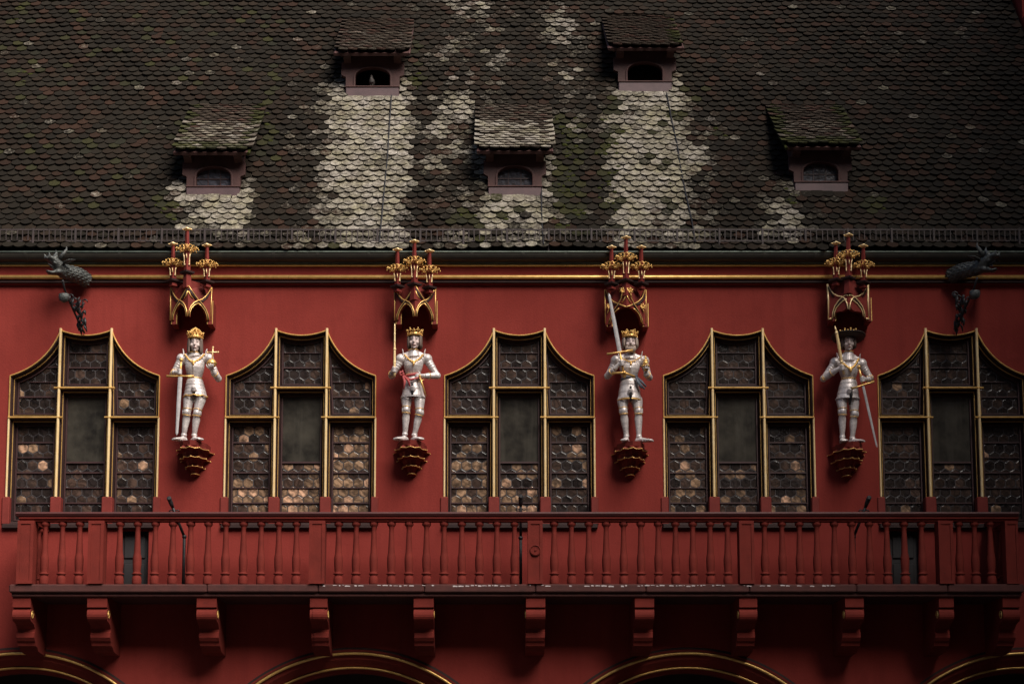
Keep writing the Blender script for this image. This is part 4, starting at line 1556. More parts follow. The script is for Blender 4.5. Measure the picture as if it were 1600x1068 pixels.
MB().ball(oc, .074, 18, 12).build('orb', 'gold', t, True)
MB().tube([oc + Vector((.076 * cos(a), .076 * sin(a), 0)) for a in [2 * pi * i / 24 for i in range(25)]], .008, 6).build('orb_band', 'gold', t, True)
cr = MB()
cr.tube([oc + Vector((.008, 0, .07)), oc + Vector((.014, 0, .255))], .011, 6)
cr.tube([oc + Vector((-.066, 0, .180)), oc + Vector((.09, 0, .182))], .011, 6)
for q in ((.014, .26), (-.072, .18), (.096, .182)):
    cr.ball(oc + Vector((q[0], 0, q[1])), .016, 8, 5)
cr.build('orb_cross', 'goldpale', t, True)
dk = MB(); hp = lerp(J['hipL'], J['hipR'], .5)
dk.tube([(hp.x, hp.y - .130, S(0, 442).z), (hp.x, hp.y - .146, S(0, 470).z), (hp.x, hp.y - .12, S(0, 500).z)], [.02, .027, .02], 8); dk.build('mail_gusset', 'dark', t, True)

# --- second: hand on hip, gilded sceptre, red waist sash
S = sc_fn(165, 884, 264)
t = statue(642, 690, 'silver armoured statue with red waist sash, hand on hip and upright gilded sceptre')
J = dict(head=S(179, 462, -.03), neck=S(174, 500), shL=S(124, 540), shR=S(228, 540), elL=S(84, 604, .0), wrL=S(88, 600, -.14), elR=S(274, 605, -.02), wrR=S(222, 614, -.13),
         waist=S(172, 602), hem=S(172, 702), hipL=S(146, 690), hipR=S(200, 690), knL=S(146, 752, -.04), knR=S(200, 762, -.04), anL=S(140, 858, .0), anR=S(178, 860, .02), toeL=S(100, 880, -.15), toeR=S(212, 880, -.16), yaw=-.06)
J['lames'] = 3
mb = knight(J)
hand(mb, S(98, 592, -.19), (0, 0, 1), .02, J['wrL'])
# hand on the hip: palm and five fingers laid over the belt
w = Vector(J['wrR'])
pc = S(203, 612, -.125)
mb.tube([w, pc], [.036, .032], 10)
mb.ball(pc, (.036, .02, .03), 10, 6)
for i in range(4):
    dz = .026 - .017 * i
    mb.tube([pc + Vector((-.01, -.004, dz)), pc + Vector((-.052, -.012, dz * 1.1)), pc + Vector((-.078 + .008 * abs(i - 1), -.002, dz * 1.2 - .008))], [.0115, .011, .008], 7)
mb.tube([pc + Vector((.0, -.004, .026)), pc + Vector((-.016, -.006, .058)), pc + Vector((-.034, -.004, .074))], [.013, .012, .009], 7)
finish(t, J, mb)
h = MB(); strands(h, .085, 22, spread=.012); to_head(J, h).build('hair', 'hair', t, True)
crown(J, MB(), 'ring').build('crown', 'gold', t, True)
face_bits(J, t); collar(J, t, .95); hem_trim(J, t, 'blade')
sc = MB()
sc.tube([S(98, 620, -.19), S(98, 600, -.19), S(98, 560, -.19), S(98, 500, -.19), S(98, 470, -.19), S(98, 405, -.19), S(98, 395, -.19)], [.02, .017, .022, .017, .012, .011, .004], 10)
for y in (560, 505, 470, 440):
    sc.ball(S(98, y, -.19), .025 if y > 500 else .017, 10, 6)
sc.build('sceptre', 'goldpale', t, True)
sa = MB()
hp = Vector(J['waist'])
sa.tube([hp + Vector((.13 * cos(a), .115 * sin(a), -.015 + .02 * cos(a))) for a in [2 * pi * i / 24 for i in range(25)]], [(.022, .013)] * 25, 8)
for k, (x1, y1, x2, y2) in enumerate(((140, 640, 136, 672), (155, 635, 162, 660), (120, 612, 122, 596), (130, 596, 122, 606))):
    sa.tube([S(132, 610, -.13), S(x1, y1, -.165), S(x2, y2, -.17)], [.02, .022, .012], 7)
sa.ball(S(132, 606, -.14), .028, 8, 6)
sa.tube([S(140, 618, -.14), S(165, 632, -.16), S(205, 620, -.15)], [.018, .02, .014], 7)
sa.build('waist_sash', 'sash_red', t, True)
dg_ = MB(); dg_.tube([S(203, 622, -.17), S(212, 650, -.17), S(229, 700, -.14)], [.014, .016, .006], 8); dg_.ball(S(202, 616, -.17), .02, 8, 6)
dg_.tube([S(196, 640, -.17), S(220, 632, -.17)], .008, 6); dg_.build('dagger', 'gold', t, True)
dk = MB(); dk.tube([S(171, 645, -.165), S(172, 672, -.168), S(172, 706, -.14)], [.016, .02, .014], 8); dk.build('mail_gusset', 'dark', t, True)

# --- third: bearded, sword raised across the canopy
S = sc_fn(232, 890, 264)
t = statue(987, 692, 'bearded silver armoured statue raising long sword, holding small gilded orb')
J = dict(head=S(229, 470, -.03), neck=S(229, 512), shL=S(172, 548), shR=S(284, 550), elL=S(134, 606, .0), wrL=S(160, 588, -.16), elR=S(308, 612, .0), wrR=S(290, 604, -.15),
         waist=S(224, 618), hem=S(224, 714), hipL=S(196, 702), hipR=S(254, 702), knL=S(199, 756, -.04), knR=S(260, 757, -.04), anL=S(211, 866, .02), anR=S(262, 870, -.02), toeL=S(196, 886, -.17), toeR=S(318, 892, -.10), yaw=.03)
J['lames'] = 3
mb = knight(J, 1.04)
sd = (S(137, 277, -.30) - S(182, 517, -.21)).normalized()
hand(mb, S(190, 566, -.21), sd, .018, J['wrL'])
oc = S(288, 572, -.20)
pw = Vector(J['wrR'])
hand(mb, oc + Vector((0, 0, -.03)), (0, 0, 1), .03, pw)
finish(t, J, mb)
h = MB(); strands(h, .055, 22, spread=.05); to_head(J, h).build('hair', 'beard', t, True)
bd = MB()
for i in range(13):
    a = -1.15 + 2.3 * i / 12
    bd.tube([(.066 * sin(a), -.030 - .048 * cos(a), -.050), (.066 * sin(a), -.045 - .052 * cos(a), -.090), (.050 * sin(a), -.045 - .048 * cos(a), -.128 - .012 * cos(a))], [.013, .016, .007], 6)
for q in (-1, 1):
    bd.tube([(0, -.098, -.040), (q * .025, -.092, -.046), (q * .046, -.074, -.064)], [.009, .010, .004], 6)
to_head(J, bd).build('beard', 'beard', t, True)
crown(J, MB(), 'mitre').build('crown', 'gold', t, True)
face_bits(J, t); collar(J, t, .7); hem_trim(J, t, 'gold')
sword(t, S(182, 519, -.21), S(137, 277, -.30), .205, (1, 0, .16), grip=.36, w=.034)
g2 = MB(); g2.tube([S(150, 607, -.20), S(196, 606, -.21), S(244, 620, -.19)], [.014, .022, .014], 8); g2.ball(S(200, 606, -.215), .03, 8, 6); g2.build('lower_guard', 'gold', t, True)
ob = MB(); ob.ball(oc + Vector((0, -.01, .02)), .046, 14, 9); ob.tube([oc + Vector((0, 0, -.1)), oc + Vector((0, 0, 0)), oc + Vector((0, -.005, .06)), oc + Vector((0, -.005, .15))], [.026, .024, .022, .008], 8)
ob.ball(oc + Vector((0, -.005, .11)), .022, 8, 6); ob.tube([oc + Vector((-.045, -.005, .075)), oc + Vector((.045, -.005, .075))], .010, 6)
for q in range(10):
    a = 2 * pi * q / 10; ob.ball(oc + Vector((.052 * cos(a), -.01 + .052 * sin(a), -.02)), .013, 6, 4)
ob.build('orb', 'gold', t, True)
sa = MB()
hp = Vector(J['waist'])
sa.tube([hp + Vector((.13 * cos(a), .115 * sin(a), .01 + .03 * cos(a))) for a in [2 * pi * i / 24 for i in range(25)]], [(.020, .012)] * 25, 8)
for x1, y1, x2, y2 in ((262, 645, 284, 672), (272, 640, 290, 662), (255, 640, 272, 668)):
    sa.tube([S(250, 618, -.12), S(x1, y1, -.16), S(x2, y2, -.165)], [.018, .02, .014], 7)
sa.build('waist_sash', 'sash_blue', t, True)
dk = MB(); dk.tube([S(226, 660, -.172), S(226, 690, -.175), S(226, 722, -.145)], [.016, .024, .016], 8); dk.build('mail_gusset', 'dark', t, True)

# --- fourth: broad hat, staff, hand on a lowered sword
S = sc_fn(238, 884, 264)
t = statue(1329, 693, 'silver armoured statue in dark brimmed hat with staff and lowered sword')
J = dict(head=S(239, 462, -.03), neck=S(238, 500), shL=S(184, 548), shR=S(290, 552), elL=S(132, 608, .0), wrL=S(178, 582, -.16), elR=S(326, 606, -.02), wrR=S(308, 622, -.14),
         waist=S(236, 612), hem=S(228, 700), hipL=S(206, 690), hipR=S(256, 692), knL=S(205, 752, -.05), knR=S(254, 760, -.03), anL=S(204, 862, .0), anR=S(246, 866, .02), toeL=S(202, 884, -.18), toeR=S(286, 890, -.13), yaw=-.1)
J['lames'] = 4
mb = knight(J)
fd = (S(170, 405, -.27) - S(205, 600, -.2)).normalized()
hand(mb, S(200, 576, -.205), fd, .02, J['wrL'])
sdv = (S(341, 905, -.06) - S(284, 640, -.18)).normalized()
hand(mb, S(281, 624, -.185), -sdv, .018, J['wrR'])
finish(t, J, mb)
h = MB(); strands(h, .055, 22, spread=.012); to_head(J, h).build('hair', 'hair', t, True)
hat = MB()
n = 36
rg = []
for r, z in ((.085, .062), (.15, .052), (.222, .070), (.230, .080), (.222, .086), (.15, .072), (.10, .085), (.092, .13), (.06, .15), (.01, .155)):
    rg.append([(r * cos(2 * pi * k / n), .012 + r * .95 * sin(2 * pi * k / n), z + .018 + (-.20 * r * sin(2 * pi * k / n) + .010 * cos(4 * pi * k / n)) * (r > .12)) for k in range(n)])
hat.loft(rg)
to_head(J, hat).build('hat', 'felt', t, True)
ck = MB()
for k in range(22):
    a = 2 * pi * k / 22
    c = Vector((.135 * cos(a), .012 + .125 * sin(a), .100 - .024 * sin(a)))
    hh = .058 if k % 2 else .036
    ck.tube([c, c + Vector((.004 * cos(a), .004 * sin(a), hh))], [.014, .006], 6)
    ck.ball(c + Vector((.004 * cos(a), .004 * sin(a), hh)), .013, 7, 5)
ck.tube([(.137 * cos(2 * pi * k / 32),   .012 + .127 * sin(2 * pi * k / 32), .105 - .024 * sin(2 * pi * k / 32)) for k in range(33)], .013, 6)
to_head(J, ck).build('crown', 'gold', t, True)
face_bits(J, t); collar(J, t, 1.25); hem_trim(J, t, 'blade')
stf = MB()
stf.tube([S(206, 604, -.2), S(198, 560, -.205), S(186, 480, -.23), S(177, 430, -.25), S(174, 418, -.26), S(170, 403, -.27)], [.018, .02, .027, .022, .012, .006], 10)
for x, y, d in ((197, 552, -.21), (177, 432, -.25), (173, 416, -.26)):
    stf.ball(S(x, y, d), .028 if y > 430 else .018, 10, 6)
stf.build('staff', 'goldpale', t, True)
sword(t, S(284, 648, -.19), S(341, 905, -.10), .185, (1, 0, .32), grip=.27, w=.021)
dk = MB(); dk.tube([S(238, 655, -.165), S(236, 690, -.17), S(232, 725, -.10)], [.016, .024, .016], 8); dk.build('mail_gusset', 'dark', t, True)
for q in (J['elL'], J['elR']):
    eb = MB(); q = Vector(q)
    for k in range(6):
        a = 2 * pi * k / 6
        eb.ball(q + Vector((.03 * cos(a), -.045, .03 * sin(a))), .014, 6, 4)
    eb.ball(q + Vector((0, -.055, 0)), .016, 6, 4)
    eb.build('elbow_rosette', 'gold', t, True)

# ------------------------------------------------------------------ consoles under the statues
WHO = ['the statue with orb and cross', 'the statue with red sash', 'the bearded statue', 'the statue in brimmed hat']
for i, p in enumerate(st_pos):
    c = thing('console', 'red tiered stone console with gilt edges under ' + WHO[i], 'console', (p.x, 0, p.z), 'consoles under the statues')
    k = K(715, -0.35)
    zo = p.z
    def zv(v): return P(760, v, -0.36).z - P(760, 691, -0.36).z
    def ring(hw, d, z, n=6, concave=.0):
        pts = []
        for j in range(n + 1):
            a = pi * j / n
            pts.append((-hw * cos(a), -d * sin(a), z))
        out = []
        for j in range(n):
            q0, q1 = Vector(pts[j]), Vector(pts[j + 1])
            m = (q0 + q1) / 2
            m.x *= 1 - concave
            m.y *= 1 - concave
            out += [tuple(q0), tuple(m)]
        out.append(pts[-1])
        return [(-hw, 0.0, z)] + out[1:-1] + [(hw, 0.0, z)]
    core = MB()
    core.loft([ring(24 * k, .56, -0.002), ring(23 * k, .54, zv(698)), ring(28 * k, .58, zv(701), concave=.12), ring(28.5 * k, .59, zv(703.5), concave=.12)], caps=True)
    core.loft([ring(21 * k, .40, zv(703), concave=.05), ring(19 * k, .36, zv(711)), ring(22.5 * k, .44, zv(713), concave=.12), ring(23 * k, .45, zv(715.5), concave=.12)])
    core.loft([ring(16 * k, .30, zv(715), concave=.05), ring(12 * k, .22, zv(723)), ring(14.5 * k, .28, zv(724.5), concave=.1), ring(14.5 * k, .28, zv(727), concave=.1)])
    core.loft([ring(9 * k, .18, zv(726.5)), ring(5.5 * k, .11, zv(733)), ring(7 * k, .14, zv(736)), ring(4 * k, .08, zv(738.5))])
    core.build('corbel_tiers', 'trimred', c)
    for hw, d, v, r in ((29, .595, 702.5, .010), (23.4, .455, 714.5, .013), (15, .285, 726, .012), (7.1, .143, 736, .013)):
        mb = MB()
        rr = ring(hw * k, d, zv(v), concave=.12 if hw > 10 else 0)
        mb.tube(rr, r * .62, 6)
        if hw > 10:
            for q in rr[::2]:
                mb.ball(q, r * 1.0, 6, 5)
        mb.build('gilt_edge', 'gold', c, True)

# ------------------------------------------------------------------ canopies over the statues
def foliage(mb, c, r, n=9, tube_r=.011):
    """a ring of gilded crockets curling outwards round a shaft"""
    c = Vector(c)
    for i in range(n):
        a = 2 * pi * i / n + .17
        o = Vector((cos(a), sin(a), 0))
        t = Vector((-sin(a), cos(a), 0))
        pts = []
        for j in range(8):
            f = j / 7
            rad = r * (.30 + .80 * f - .12 * sin(f * 5.5))
            z = -.045 + .05 * sin(f * 2.6) + .022 * sin(f * 9)
            pts.append(c + o * rad + Vector((0, 0, z)) + t * (.02 * sin(f * 6 + i)))
        mb.tube(pts, [tube_r * q for q in (1.0, 1.1, 1.15, 1.1, 1.0, .95, .9, .8)], 6)
        mb.ball(pts[-1], tube_r * 1.35, 7, 5)
        # a loop between neighbours
        q = c + o * r * .72
        lp = [q + t * (.032 * cos(b)) + Vector((0, 0, .012 + .032 * sin(b))) + o * .012 for b in [2 * pi * j / 10 for j in range(11)]]
        mb.tube(lp, tube_r * .75, 5)


CAN = [(296, 508, 'twin', 0, .92), (647, 508, 'twin', 13, .92), (977, 508, 'wide', 5, .9), (1326, 508, 'cross', 0, .9)]
CWHO = ['with twin arches above statue with orb and cross', 'with twin arches above statue with red sash', 'with one wide arch above bearded statue', 'with interlaced arches above statue in brimmed hat']
VT = [(358, 381, 383), (377, 390, 392), (371, 386, 386), (367, 380, 384)]
VB = [508, 508, 512, 503]
CX = [(292.5, 270.5, 323.5), (647.5, 621, 671), (978, 955.5, 1002), (1325.5, 1306, 1349)]
for ci, ((u0, _, mode, _, _), who) in enumerate(zip(CAN, CWHO)):
    cu, lu, ru = CX[ci]
    vb = VB[ci]
    Yf = -0.54
    base = P(u0, vb, 0)
    c = thing('canopy', 'red and gold gothic canopy ' + who, 'canopy', (base.x, 0, base.z), 'canopies over the statues')
    def Q(u, v, Y):
        p = P(u, v, Y)
        return Vector((p.x - base.x, Y, p.z - base.z))
    vo = vb - 508           # vertical offset against the first canopy
    k = K(450, -.3)
    # legs at the wall
    for s_, uu in ((-1, u0 - 24), (1, u0 + 32)):
        a, b = Q(uu, 507 + vo, -.29), Q(uu, 470 + vo, -.29)
        MB().box(a.x - .045, a.x + .045, -.29, .0, a.z, b.z, .008).build('leg', 'trimred', c)
        for q in (-.04, .04):
            MB().box(a.x + q - .006, a.x + q + .006, -.297, -.29, a.z + .01, b.z).build('gilt_edge', 'gold', c)
    # shafts: centre one in front, two at the sides
    vtc, vtl, vtr = VT[ci]
    def diamond(p, h): return [(p.x - h, p.y, p.z), (p.x, p.y - h, p.z), (p.x + h, p.y, p.z), (p.x, p.y + h, p.z)]
    for nm, uu, Y, vt, vfol, vcol, vbase in (('centre', cu, Yf + .04, vtc, vtc + 31, vtc + 68, vtc + 92), ('left', lu, -.40, vtl, vtl + 30, vtl + 58, vtl + 66), ('right', ru, -.40, vtr, vtr + 30, vtr + 58, vtr + 66)):
        big = 1.0 if nm == 'centre' else .95
        sh = MB()
        st_ = [(vbase, .085), (vcol + 2, .070), (vcol - 2, .062), (vfol + 10, .058), (vfol + 2, .050), (vfol - 4, .042), (vt + 3, .034)]
        sh.loft([diamond(Q(uu, v, Y), h * big * .84) for v, h in st_])
        sh.build('shaft', 'trimred', c)
        cl = MB()
        cl.loft([diamond(Q(uu, v, Y), h) for v, h in ((vcol + 3, .075), (vcol + 1, .115), (vcol - 1.5, .120), (vcol - 3, .07))])
        cl.build('collar', 'cove', c)
        cp = MB()
        q = Q(uu, vt, Y)
        cp.loft([diamond(q + Vector((0, 0, dz)), h) for dz, h in ((-.03, .036), (-.012, .062), (.010, .070), (.016, .05), (.02, .02))])
        for e in ((-1, 0), (1, 0), (0, -1)):
            cp.ball(q + Vector((e[0] * .066, e[1] * .066, -.004)), (.016, .016, .011), 7, 5)
        cp.ball(q + Vector((0, -.01, .018)), (.018, .018, .014), 7, 5)
        cp.build('finial', 'goldpale', c, True)
        fo = MB()
        foliage(fo, Q(uu, vfol, Y), .150 if nm == 'centre' else .145, 11, .0078)
        fo.build('gilt_foliage', 'gold', c, True)
        il = MB()
        for q in (-1, 1):
            a, b = Q(uu, vfol + 8, Y), Q(uu, vfol + 26 if nm == 'centre' else vfol + 20, Y)
            o_ = Vector((q * .042, -.030, 0))
            il.tube([a + o_ * 1.25, a + (b - a) * .3 + o_, b + o_ * 1.02, b + o_ * .6 + Vector((0, -.02, .012))], .0085, 6)
        il.tube([Q(uu, vfol + 9, Y) + Vector((0, -.062, 0)), Q(uu, vfol + 16, Y) + Vector((.004, -.065, 0))], [.006, .011], 6)
        il.build('gilt_inlay', 'goldpale', c, True)
    # the hood: two faces meeting in a front arris
    z = lambda v: P(760, v + vo, -.45).z - base.z
    xl, xr, xm = Q(u0 - 31, 480, -.35).x, Q(u0 + 33, 480, -.35).x, Q(cu + 1, 480, Yf).x
    for s_, xs in ((-1, xl), (1, xr)):
        A = Vector((xs, -.28, 0))
        B = Vector((xm, Yf, 0)) if mode != 'cross' else Vector((xm, Yf + .02, 0))
        ax = B - A
        L = ax.length
        nrm = Vector((ax.y, -ax.x, 0)).normalized()
        if nrm.y > 0:
            nrm = -nrm
        def pt(f, v, off=0.0):
            return A + ax * f + nrm * off + Vector((0, 0, z(v)))
        top = [(0, 443), (.10, 452), (.22, 460), (.36, 466), (.50, 468.5), (.62, 467), (.76, 462), (.88, 455), (1, 446)]
        if mode == 'twin':
            bot = [(1, 496), (.96, 496), (.93, 489), (.86, 482), (.74, 476.5), (.57, 473), (.40, 476.5), (.27, 482), (.19, 489), (.16, 496), (0, 496)]
        elif mode == 'wide':
            bot = [(1, 478), (.85, 477.5), (.66, 478), (.48, 481), (.34, 486), (.25, 492), (.20, 499), (0, 499)]
        else:
            bot = [(1, 482), (.93, 484), (.84, 489), (.7, 491), (.5, 490), (.3, 491), (.2, 494), (.16, 499), (0, 499)]
        poly = top + bot
        pan = MB()
        tri = tessellate_polygon([[Vector((f * L, z(v), 0)) for f, v in poly]])
        n = len(poly)
        fr = [pt(f, v) for f, v in poly]
        bk = [pt(f, v, -.06) for f, v in poly]
        pan.face_add(fr + bk, [tuple(q) for q in tri] + [tuple(i + n for i in reversed(q)) for q in tri] + [(i, (i + 1) % n, n + (i + 1) % n, n + i) for i in range(n)])
        pan.build('hood_panel', 'trimred', c)
        dark, gold = MB(), MB()
        def line(pts, r=.0095, off=.008, d=True):
            gold.tube([pt(f, v, off) for f, v in pts], r, 6)
        def band(pts, r=.020):
            dark.tube([pt(f, v, .004) for f, v in pts], [(r * 1.0, .010)] * len(pts), 6)
        if mode == 'twin':
            a1 = [(.10, 496), (.14, 488), (.24, 480), (.38, 473.5), (.52, 469), (.66, 464), (.82, 457), (1, 449)]
            a2 = [(.99, 496), (.95, 487), (.87, 479.5), (.74, 473), (.58, 469), (.42, 466), (.26, 460), (.12, 452), (.02, 444)]
            i1 = [(.17, 496), (.20, 489), (.28, 482.5), (.41, 477), (.57, 473)]
            i2 = [(.93, 496), (.91, 489), (.85, 482.5), (.73, 477), (.57, 473)]
            for q in (a1, a2, i1, i2):
                line(q)
            band([(f * .5 + g * .5, v * .5 + w * .5) for (f, v), (g, w) in zip(a1[:5], i1)])
            band([(f * .5 + g * .5, v * .5 + w * .5) for (f, v), (g, w) in zip(a2[:5], i2)])
            band([(.06, 450), (.2, 461), (.36, 468), (.5, 471)], .016)
            band([(.66, 468), (.82, 461), (.97, 453)], .022)
            line([(.80, 467), (.9, 464), (1, 457)])
        elif mode == 'wide':
            a1 = [(.19, 499), (.22, 492), (.31, 485), (.45, 478), (.62, 471), (.8, 461), (1, 448)]
            a2 = [(1, 478), (.8, 474), (.6, 470), (.4, 465), (.2, 457), (.05, 444)]
            i1 = [(.25, 497), (.30, 490), (.40, 484), (.54, 480), (.66, 478)]
            for q in (a1, a2, i1):
                line(q)
            band([(.21, 496), (.27, 489), (.38, 481.5), (.54, 475.5), (.68, 470)], .022)
            band([(.05, 452), (.16, 461), (.34, 468), (.5, 471)], .018)
            line([(.8, 470), (.9, 466), (1, 460)])
            for f0, v0, m in ((.86, 452, 1), (.22, 472, 1)):
                sp = MB()
                p0 = pt(f0, v0, .02)
                for j in range(6):
                    a = j * 1.05
                    sp.tube([p0, p0 + Vector((.03 * cos(a), -.015, .03 * sin(a))), p0 + Vector((.055 * cos(a + .5), -.01, .055 * sin(a + .5)))], [.010, .012, .006], 6)
                sp.tube([p0, p0 + Vector((.012 * s_, 0, -.06)), p0 + Vector((.03 * s_, -.005, -.11))], [.010, .009, .005], 6)
                sp.build('gilt_leaf', 'gold', c, True)
        else:
            a1 = [(.22, 499), (.24, 490), (.34, 481), (.52, 474), (.72, 469), (.9, 467), (1, 469)]
            a2 = [(.98, 490), (.94, 481), (.85, 473), (.7, 468.5), (.5, 466), (.3, 461), (.12, 452), (.02, 444)]
            i1 = [(.30, 497), (.33, 490), (.42, 484), (.58, 479), (.76, 475), (.92, 474)]
            for q in (a1, a2, i1):
                line(q)
            band([(.26, 495), (.30, 488), (.42, 480.5), (.6, 475), (.78, 471.5)], .022)
            band([(.06, 450), (.16, 459), (.3, 466)], .022)
            line([(.02, 445), (.05, 470), (.02, 499)], .012)
            line([(.02, 499), (.16, 499)], .012)
        line([(0, 444), (0.02, 470), (.02, 496)], .008)
        dark.build('black_hollow', 'cove', c, True)
        gold.build('gilt_rib', 'goldpale' if mode == 'cross' else 'gold', c, True)
    # roof of the hood behind the panels
    ro = MB()
    ro.loft([[(xl + .03, -.26, z(470)), (xm, Yf + .12, z(470)), (xr - .03, -.26, z(470)), (xr - .03, 0, z(466)), (xl + .03, 0, z(466))],
             [(xl + .08, -.28, z(456)), (xm, Yf + .14, z(450)), (xr - .08, -.28, z(456)), (xr - .06, 0, z(452)), (xl + .06, 0, z(452))],
             [(xl + .14, -.24, z(440)), (xm, -.4, z(436)), (xr - .14, -.24, z(440)), (xr - .16, 0, z(430)), (xl + .16, 0, z(430))]])
    ro.build('hood_roof', 'trimred', c)

# ------------------------------------------------------------------ dragon water spouts
def dragon(u_w, v_w, u_h, v_h, mx, label):
    Yw, Yh = -0.10, -0.62
    a, b = P(u_w, v_w, Yw), P(u_h, v_h, Yh)
    t = thing('water_spout', label, 'gargoyle', a, 'dragon water spouts')
    d = b - a
    L = d.length
    f = d.normalized()
    up = (Vector((0, 0, 1)) - f * f.z).normalized()
    sd = f.cross(up)
    def pp(l, s=0.0, h=0.0): return f * (l * L) + sd * s + up * h
    body = MB()
    # scaled trunk
    pts, rad = [], []
    for i in range(13):
        q = i / 12
        pts.append(pp(q * .78, 0, .02 * sin(q * 5)))
        rad.append(.112 - .012 * q + .004 * (i % 2) + .014 * sin(q * 3.1))
    body.tube(pts, rad, 16)
    # neck and head: upper and lower jaw round an open mouth
    body.tube([pp(.72), pp(.86, 0, .03), pp(.98, 0, .07), pp(1.10, 0, .09), pp(1.22, 0, .06)], [(.105, .105), (.10, .105), (.075, .10), (.045, .085), (.02, .045)], 14, up=up)
    body.tube([pp(.76, 0, -.04), pp(.90, 0, -.10), pp(1.03, 0, -.14), pp(1.13, 0, -.13)], [(.07, .09), (.04, .085), (.03, .07), (.012, .03)], 12, up=up)
    for s_ in (-1, 1):
        body.ball(pp(1.0, s_ * .07, .13), .035, 8, 6)
        body.tube([pp(1.16, s_ * .05, .09), pp(1.2, s_ * .06, .15)], [.03, .012], 6)
        for q in range(4):
            body.tube([pp(1.0 + q * .05, s_ * .08, .02), pp(1.0 + q * .05, s_ * .075, -.03)], [.012, .002], 5)
            body.tube([pp(.96 + q * .045, s_ * .075, -.10), pp(.96 + q * .045, s_ * .07, -.055)], [.010, .002], 5)
    me = remesh(body, .014, 'trunk')
    me.materials.clear(); me.materials.append(M['dragon'])
    link('trunk', me, t)
    for s_ in (-1, 1):
        hn = MB()
        hn.tube([pp(.9, s_ * .07, .12), pp(.86, s_ * .12, .22), pp(.82, s_ * .13, .28), pp(.84, s_ * .14, .33)], [.038, .032, .022, .006], 8)
        hn.build('horn', 'dragon', t, True)
        er = MB()
        er.tube([pp(.84, s_ * .12, .05), pp(.76, s_ * .21, .10), pp(.68, s_ * .27, .12)], [(.02, .05), (.014, .06), (.004, .01)], 8)
        er.build('ear', 'dragon', t, True)
    sc_ = MB()
    for i in range(11):
        for j in range(10):
            an = 2 * pi * (j + .5 * (i % 2)) / 10
            q = (i + .5) / 12 * .78
            r = .117 - .012 * q + .014 * sin(q * 4)
            cpt = pp(q, r * sin(an), r * cos(an) + .02 * sin(q * 6))
            o_ = (sd * sin(an) + up * cos(an))
            sc_.tube([cpt + f * .03 - o_ * .012, cpt - o_ * .006, cpt - f * .035 - o_ * .002], [.004, .013, .003], 6)
    o = sc_.build('scales', 'dragon', t, True)
    o['kind'] = 'stuff'
    MB().tube([pp(.84, 0, -.02), pp(1.0, 0, -.03), pp(1.12, .01, .0)], [.03, .022, .006], 8).build('tongue', 'dark', t, True)
    # iron stay with wrought leaves
    return t, a


def stay(t, a, mx, rod, cup, leaf_box):
    br = MB()
    pts = [P(u, v, y) - a for u, v, y in rod]
    br.tube(pts, .017, 7)
    br.build('stay_rod', 'iron', t, True)
    cb = MB()
    c_ = P(*cup) - a
    cb.loft([[c_ + Vector((r * cos(2 * pi * k / 16), r * .8 * sin(2 * pi * k / 16), z_)) for k in range(16)] for r, z_ in ((.075, .06), (.082, .05), (.085, .0), (.065, -.05), (.02, -.075))])
    cb.tube([c_ + Vector((0, 0, -.02)), pts[1] * .5 + pts[2] * .5], .010, 6)
    cb.build('leaf_cup', 'dragon', t, True)
    (ua, va), (ub, vb_) = leaf_box
    lf = MB()
    random.seed(31)
    for i in range(26):
        q = i / 25
        u = ua + (ub - ua) * q + random.uniform(-11, 11) * (1 - .5 * q)
        v = va + (vb_ - va) * q
        p = P(u, v, -.62 + .5 * q) - a
        L = random.uniform(.08, .16)
        sx = random.uniform(-.4, .4)
        lf.tube([p, p + Vector((sx * .05, -.03, -L * .45)), p + Vector((sx * .11, .01, -L))], [(.006, .014), (.012, .030), (.003, .004)], 6)
    for i in range(5):
        p = P(ua + random.uniform(-14, 16), va + random.uniform(-4, 24), -.5) - a
        lf.tube([p + Vector((.05 * cos(b), .01 * b, .05 * sin(b))) * (1 - b / 9) for b in [j * .6 for j in range(9)]], .011, 6)
    lf.build('wrought_leaves', 'iron', t, True)


t, a = dragon(137, 439, 82, 414, 1, 'dragon shaped metal water spout beside canopy of statue with orb and cross')
stay(t, a, 1, [(98, 438, -.98), (101, 452, -.82), (111, 476, -.55), (124, 505, -.2), (132, 520, -.04)], (100, 465, -.8), ((120, 462), (128, 512)))
t, a = dragon(1484, 432, 1548, 410, -1, 'dragon shaped metal water spout beside canopy of statue in brimmed hat')
stay(t, a, -1, [(1527, 434, -.98), (1522, 450, -.82), (1513, 470, -.55), (1500, 500, -.2), (1492, 517, -.04)], (1523, 460, -.8), ((1502, 458), (1494, 512)))

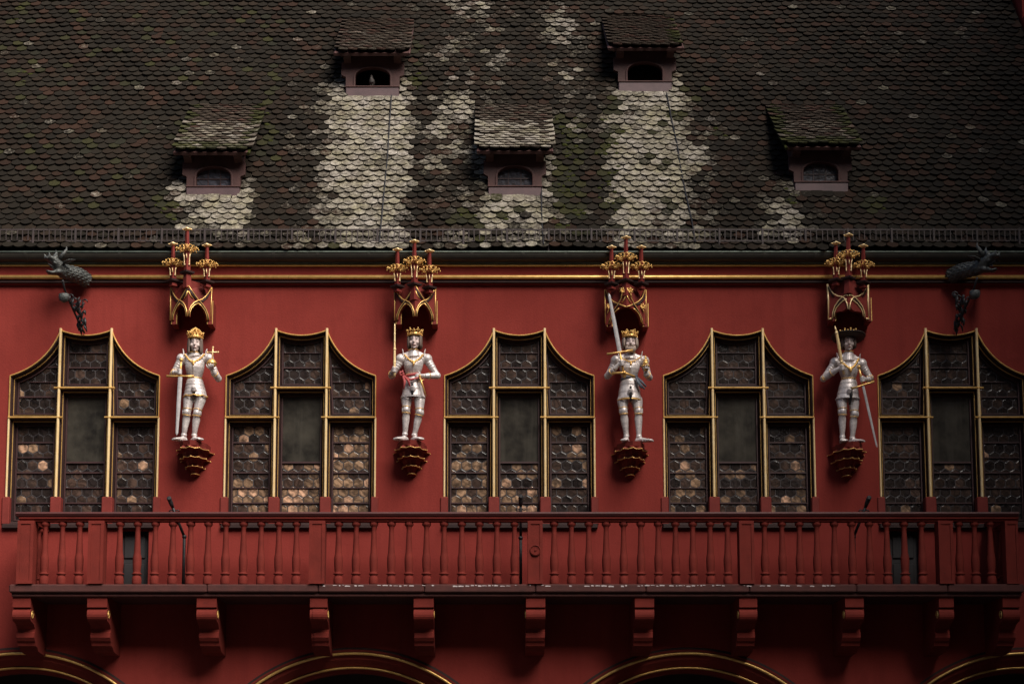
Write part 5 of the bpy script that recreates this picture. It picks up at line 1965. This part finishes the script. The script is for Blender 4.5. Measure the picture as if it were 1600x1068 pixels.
# ------------------------------------------------------------------ spot lamps behind the balustrade
LAMP = [(265, 780, 276, 808, 288, 838, 'black spot lamp on bent pole under the statue with orb'), (813.5, 777, 813.5, 806, 813.5, 840, 'black spot lamp on straight pole before window between two crowned statues'), (1357, 779, 1346, 808, 1334, 838, 'black spot lamp on bent pole under the statue in brimmed hat')]
for ua, va, ub, vb, uc, vc, label in LAMP:
    Yl = YB + 0.42
    pa, pb, pc_ = P(ua, va, Yl - .25), P(ub, vb, Yl - .1), P(uc, vc, Yl)
    foot_ = Vector((pc_.x, Yl, z_deck_top))
    t = thing('spot_lamp', label, 'lamp', foot_, 'spot lamps behind the balustrade')
    a, b, c_ = pa - foot_, pb - foot_, pc_ - foot_
    MB().lathe([(.07, 0), (.07, .015), (.03, .025), (.024, .04)], 14).build('foot', 'iron', t, True)
    MB().tube([(0, 0, .02), c_], .024, 10).build('pole', 'iron', t, True)
    MB().ball(c_, .036, 10, 7).build('joint', 'iron', t, True)
    MB().tube([c_, b, lerp(b, a, .6)], .022, 10).build('arm', 'iron', t, True)
    hd = MB()
    d = (a - b).normalized()
    fw = Vector((0, -1, .25)).normalized()
    hd.tube([lerp(b, a, .55), lerp(b, a, .8), a, a + d * .015], [.024, .034, .036, .03], 12)
    e = a - fw * .06
    hd.tube([e, a + fw * .02, a + fw * .05], [.028, .034, .036], 14)
    hd.build('lamp_head', 'iron', t, True)
    MB().tube([a + fw * .0505, a + fw * .053], .022, 14).build('lens', 'dark', t)
    lp = MB()
    q = lerp(b, a, .3)
    for s_ in (-1, 1):
        lp.tube([q, q + Vector((s_ * .05, -.02, .0)), q + Vector((s_ * .085, -.03, .012)), q + Vector((s_ * .06, -.03, .028)), q + Vector((0, -.01, .02))], .009, 6)
    lp.build('wing_clamp', 'iron', t, True)

# ------------------------------------------------------------------ pigeon in the open dormer
x, s, p, k, ztop, st, pt, kind = dorm_data[1]
zl = p.z + (ztop - p.z) * 0.20 + 0.05
pg = thing('pigeon', 'small dark pigeon perched in the arch of an open dormer', 'bird', (x - .02, p.y + .07, zl))
bd = MB()
bd.tube([(.02, .07, .045), (.008, .03, .075), (0, -.01, .105), (-.004, -.03, .14), (-.004, -.03, .175)], [.012, .042, .05, .034, .022], 10)
bd.ball((-.004, -.036, .19), (.022, .026, .022), 8, 6)
bd.tube([(.02, .06, .05), (.03, .12, .015)], [(.012, .03), (.005, .03)], 8)
bd.tube([(-.004, -.055, .188), (-.004, -.08, .18)], [.007, .002], 6)
for q in (-1, 1):
    bd.tube([(q * .014, 0, .08), (q * .016, -.01, .03), (q * .016, -.012, .004), (q * .018, -.035, .003)], [.012, .006, .005, .004], 6)
me = remesh(bd, .006, 'body'); me.materials.clear(); me.materials.append(M['pigeon'])
link('body', me, pg)
for q in (-1, 1):
    MB().tube([(q * .034, -.02, .125), (q * .044, .03, .09), (q * .03, .10, .04)], [(.03, .008), (.036, .010), (.008, .004)], 8).build('wing', 'pigeon', pg, True)
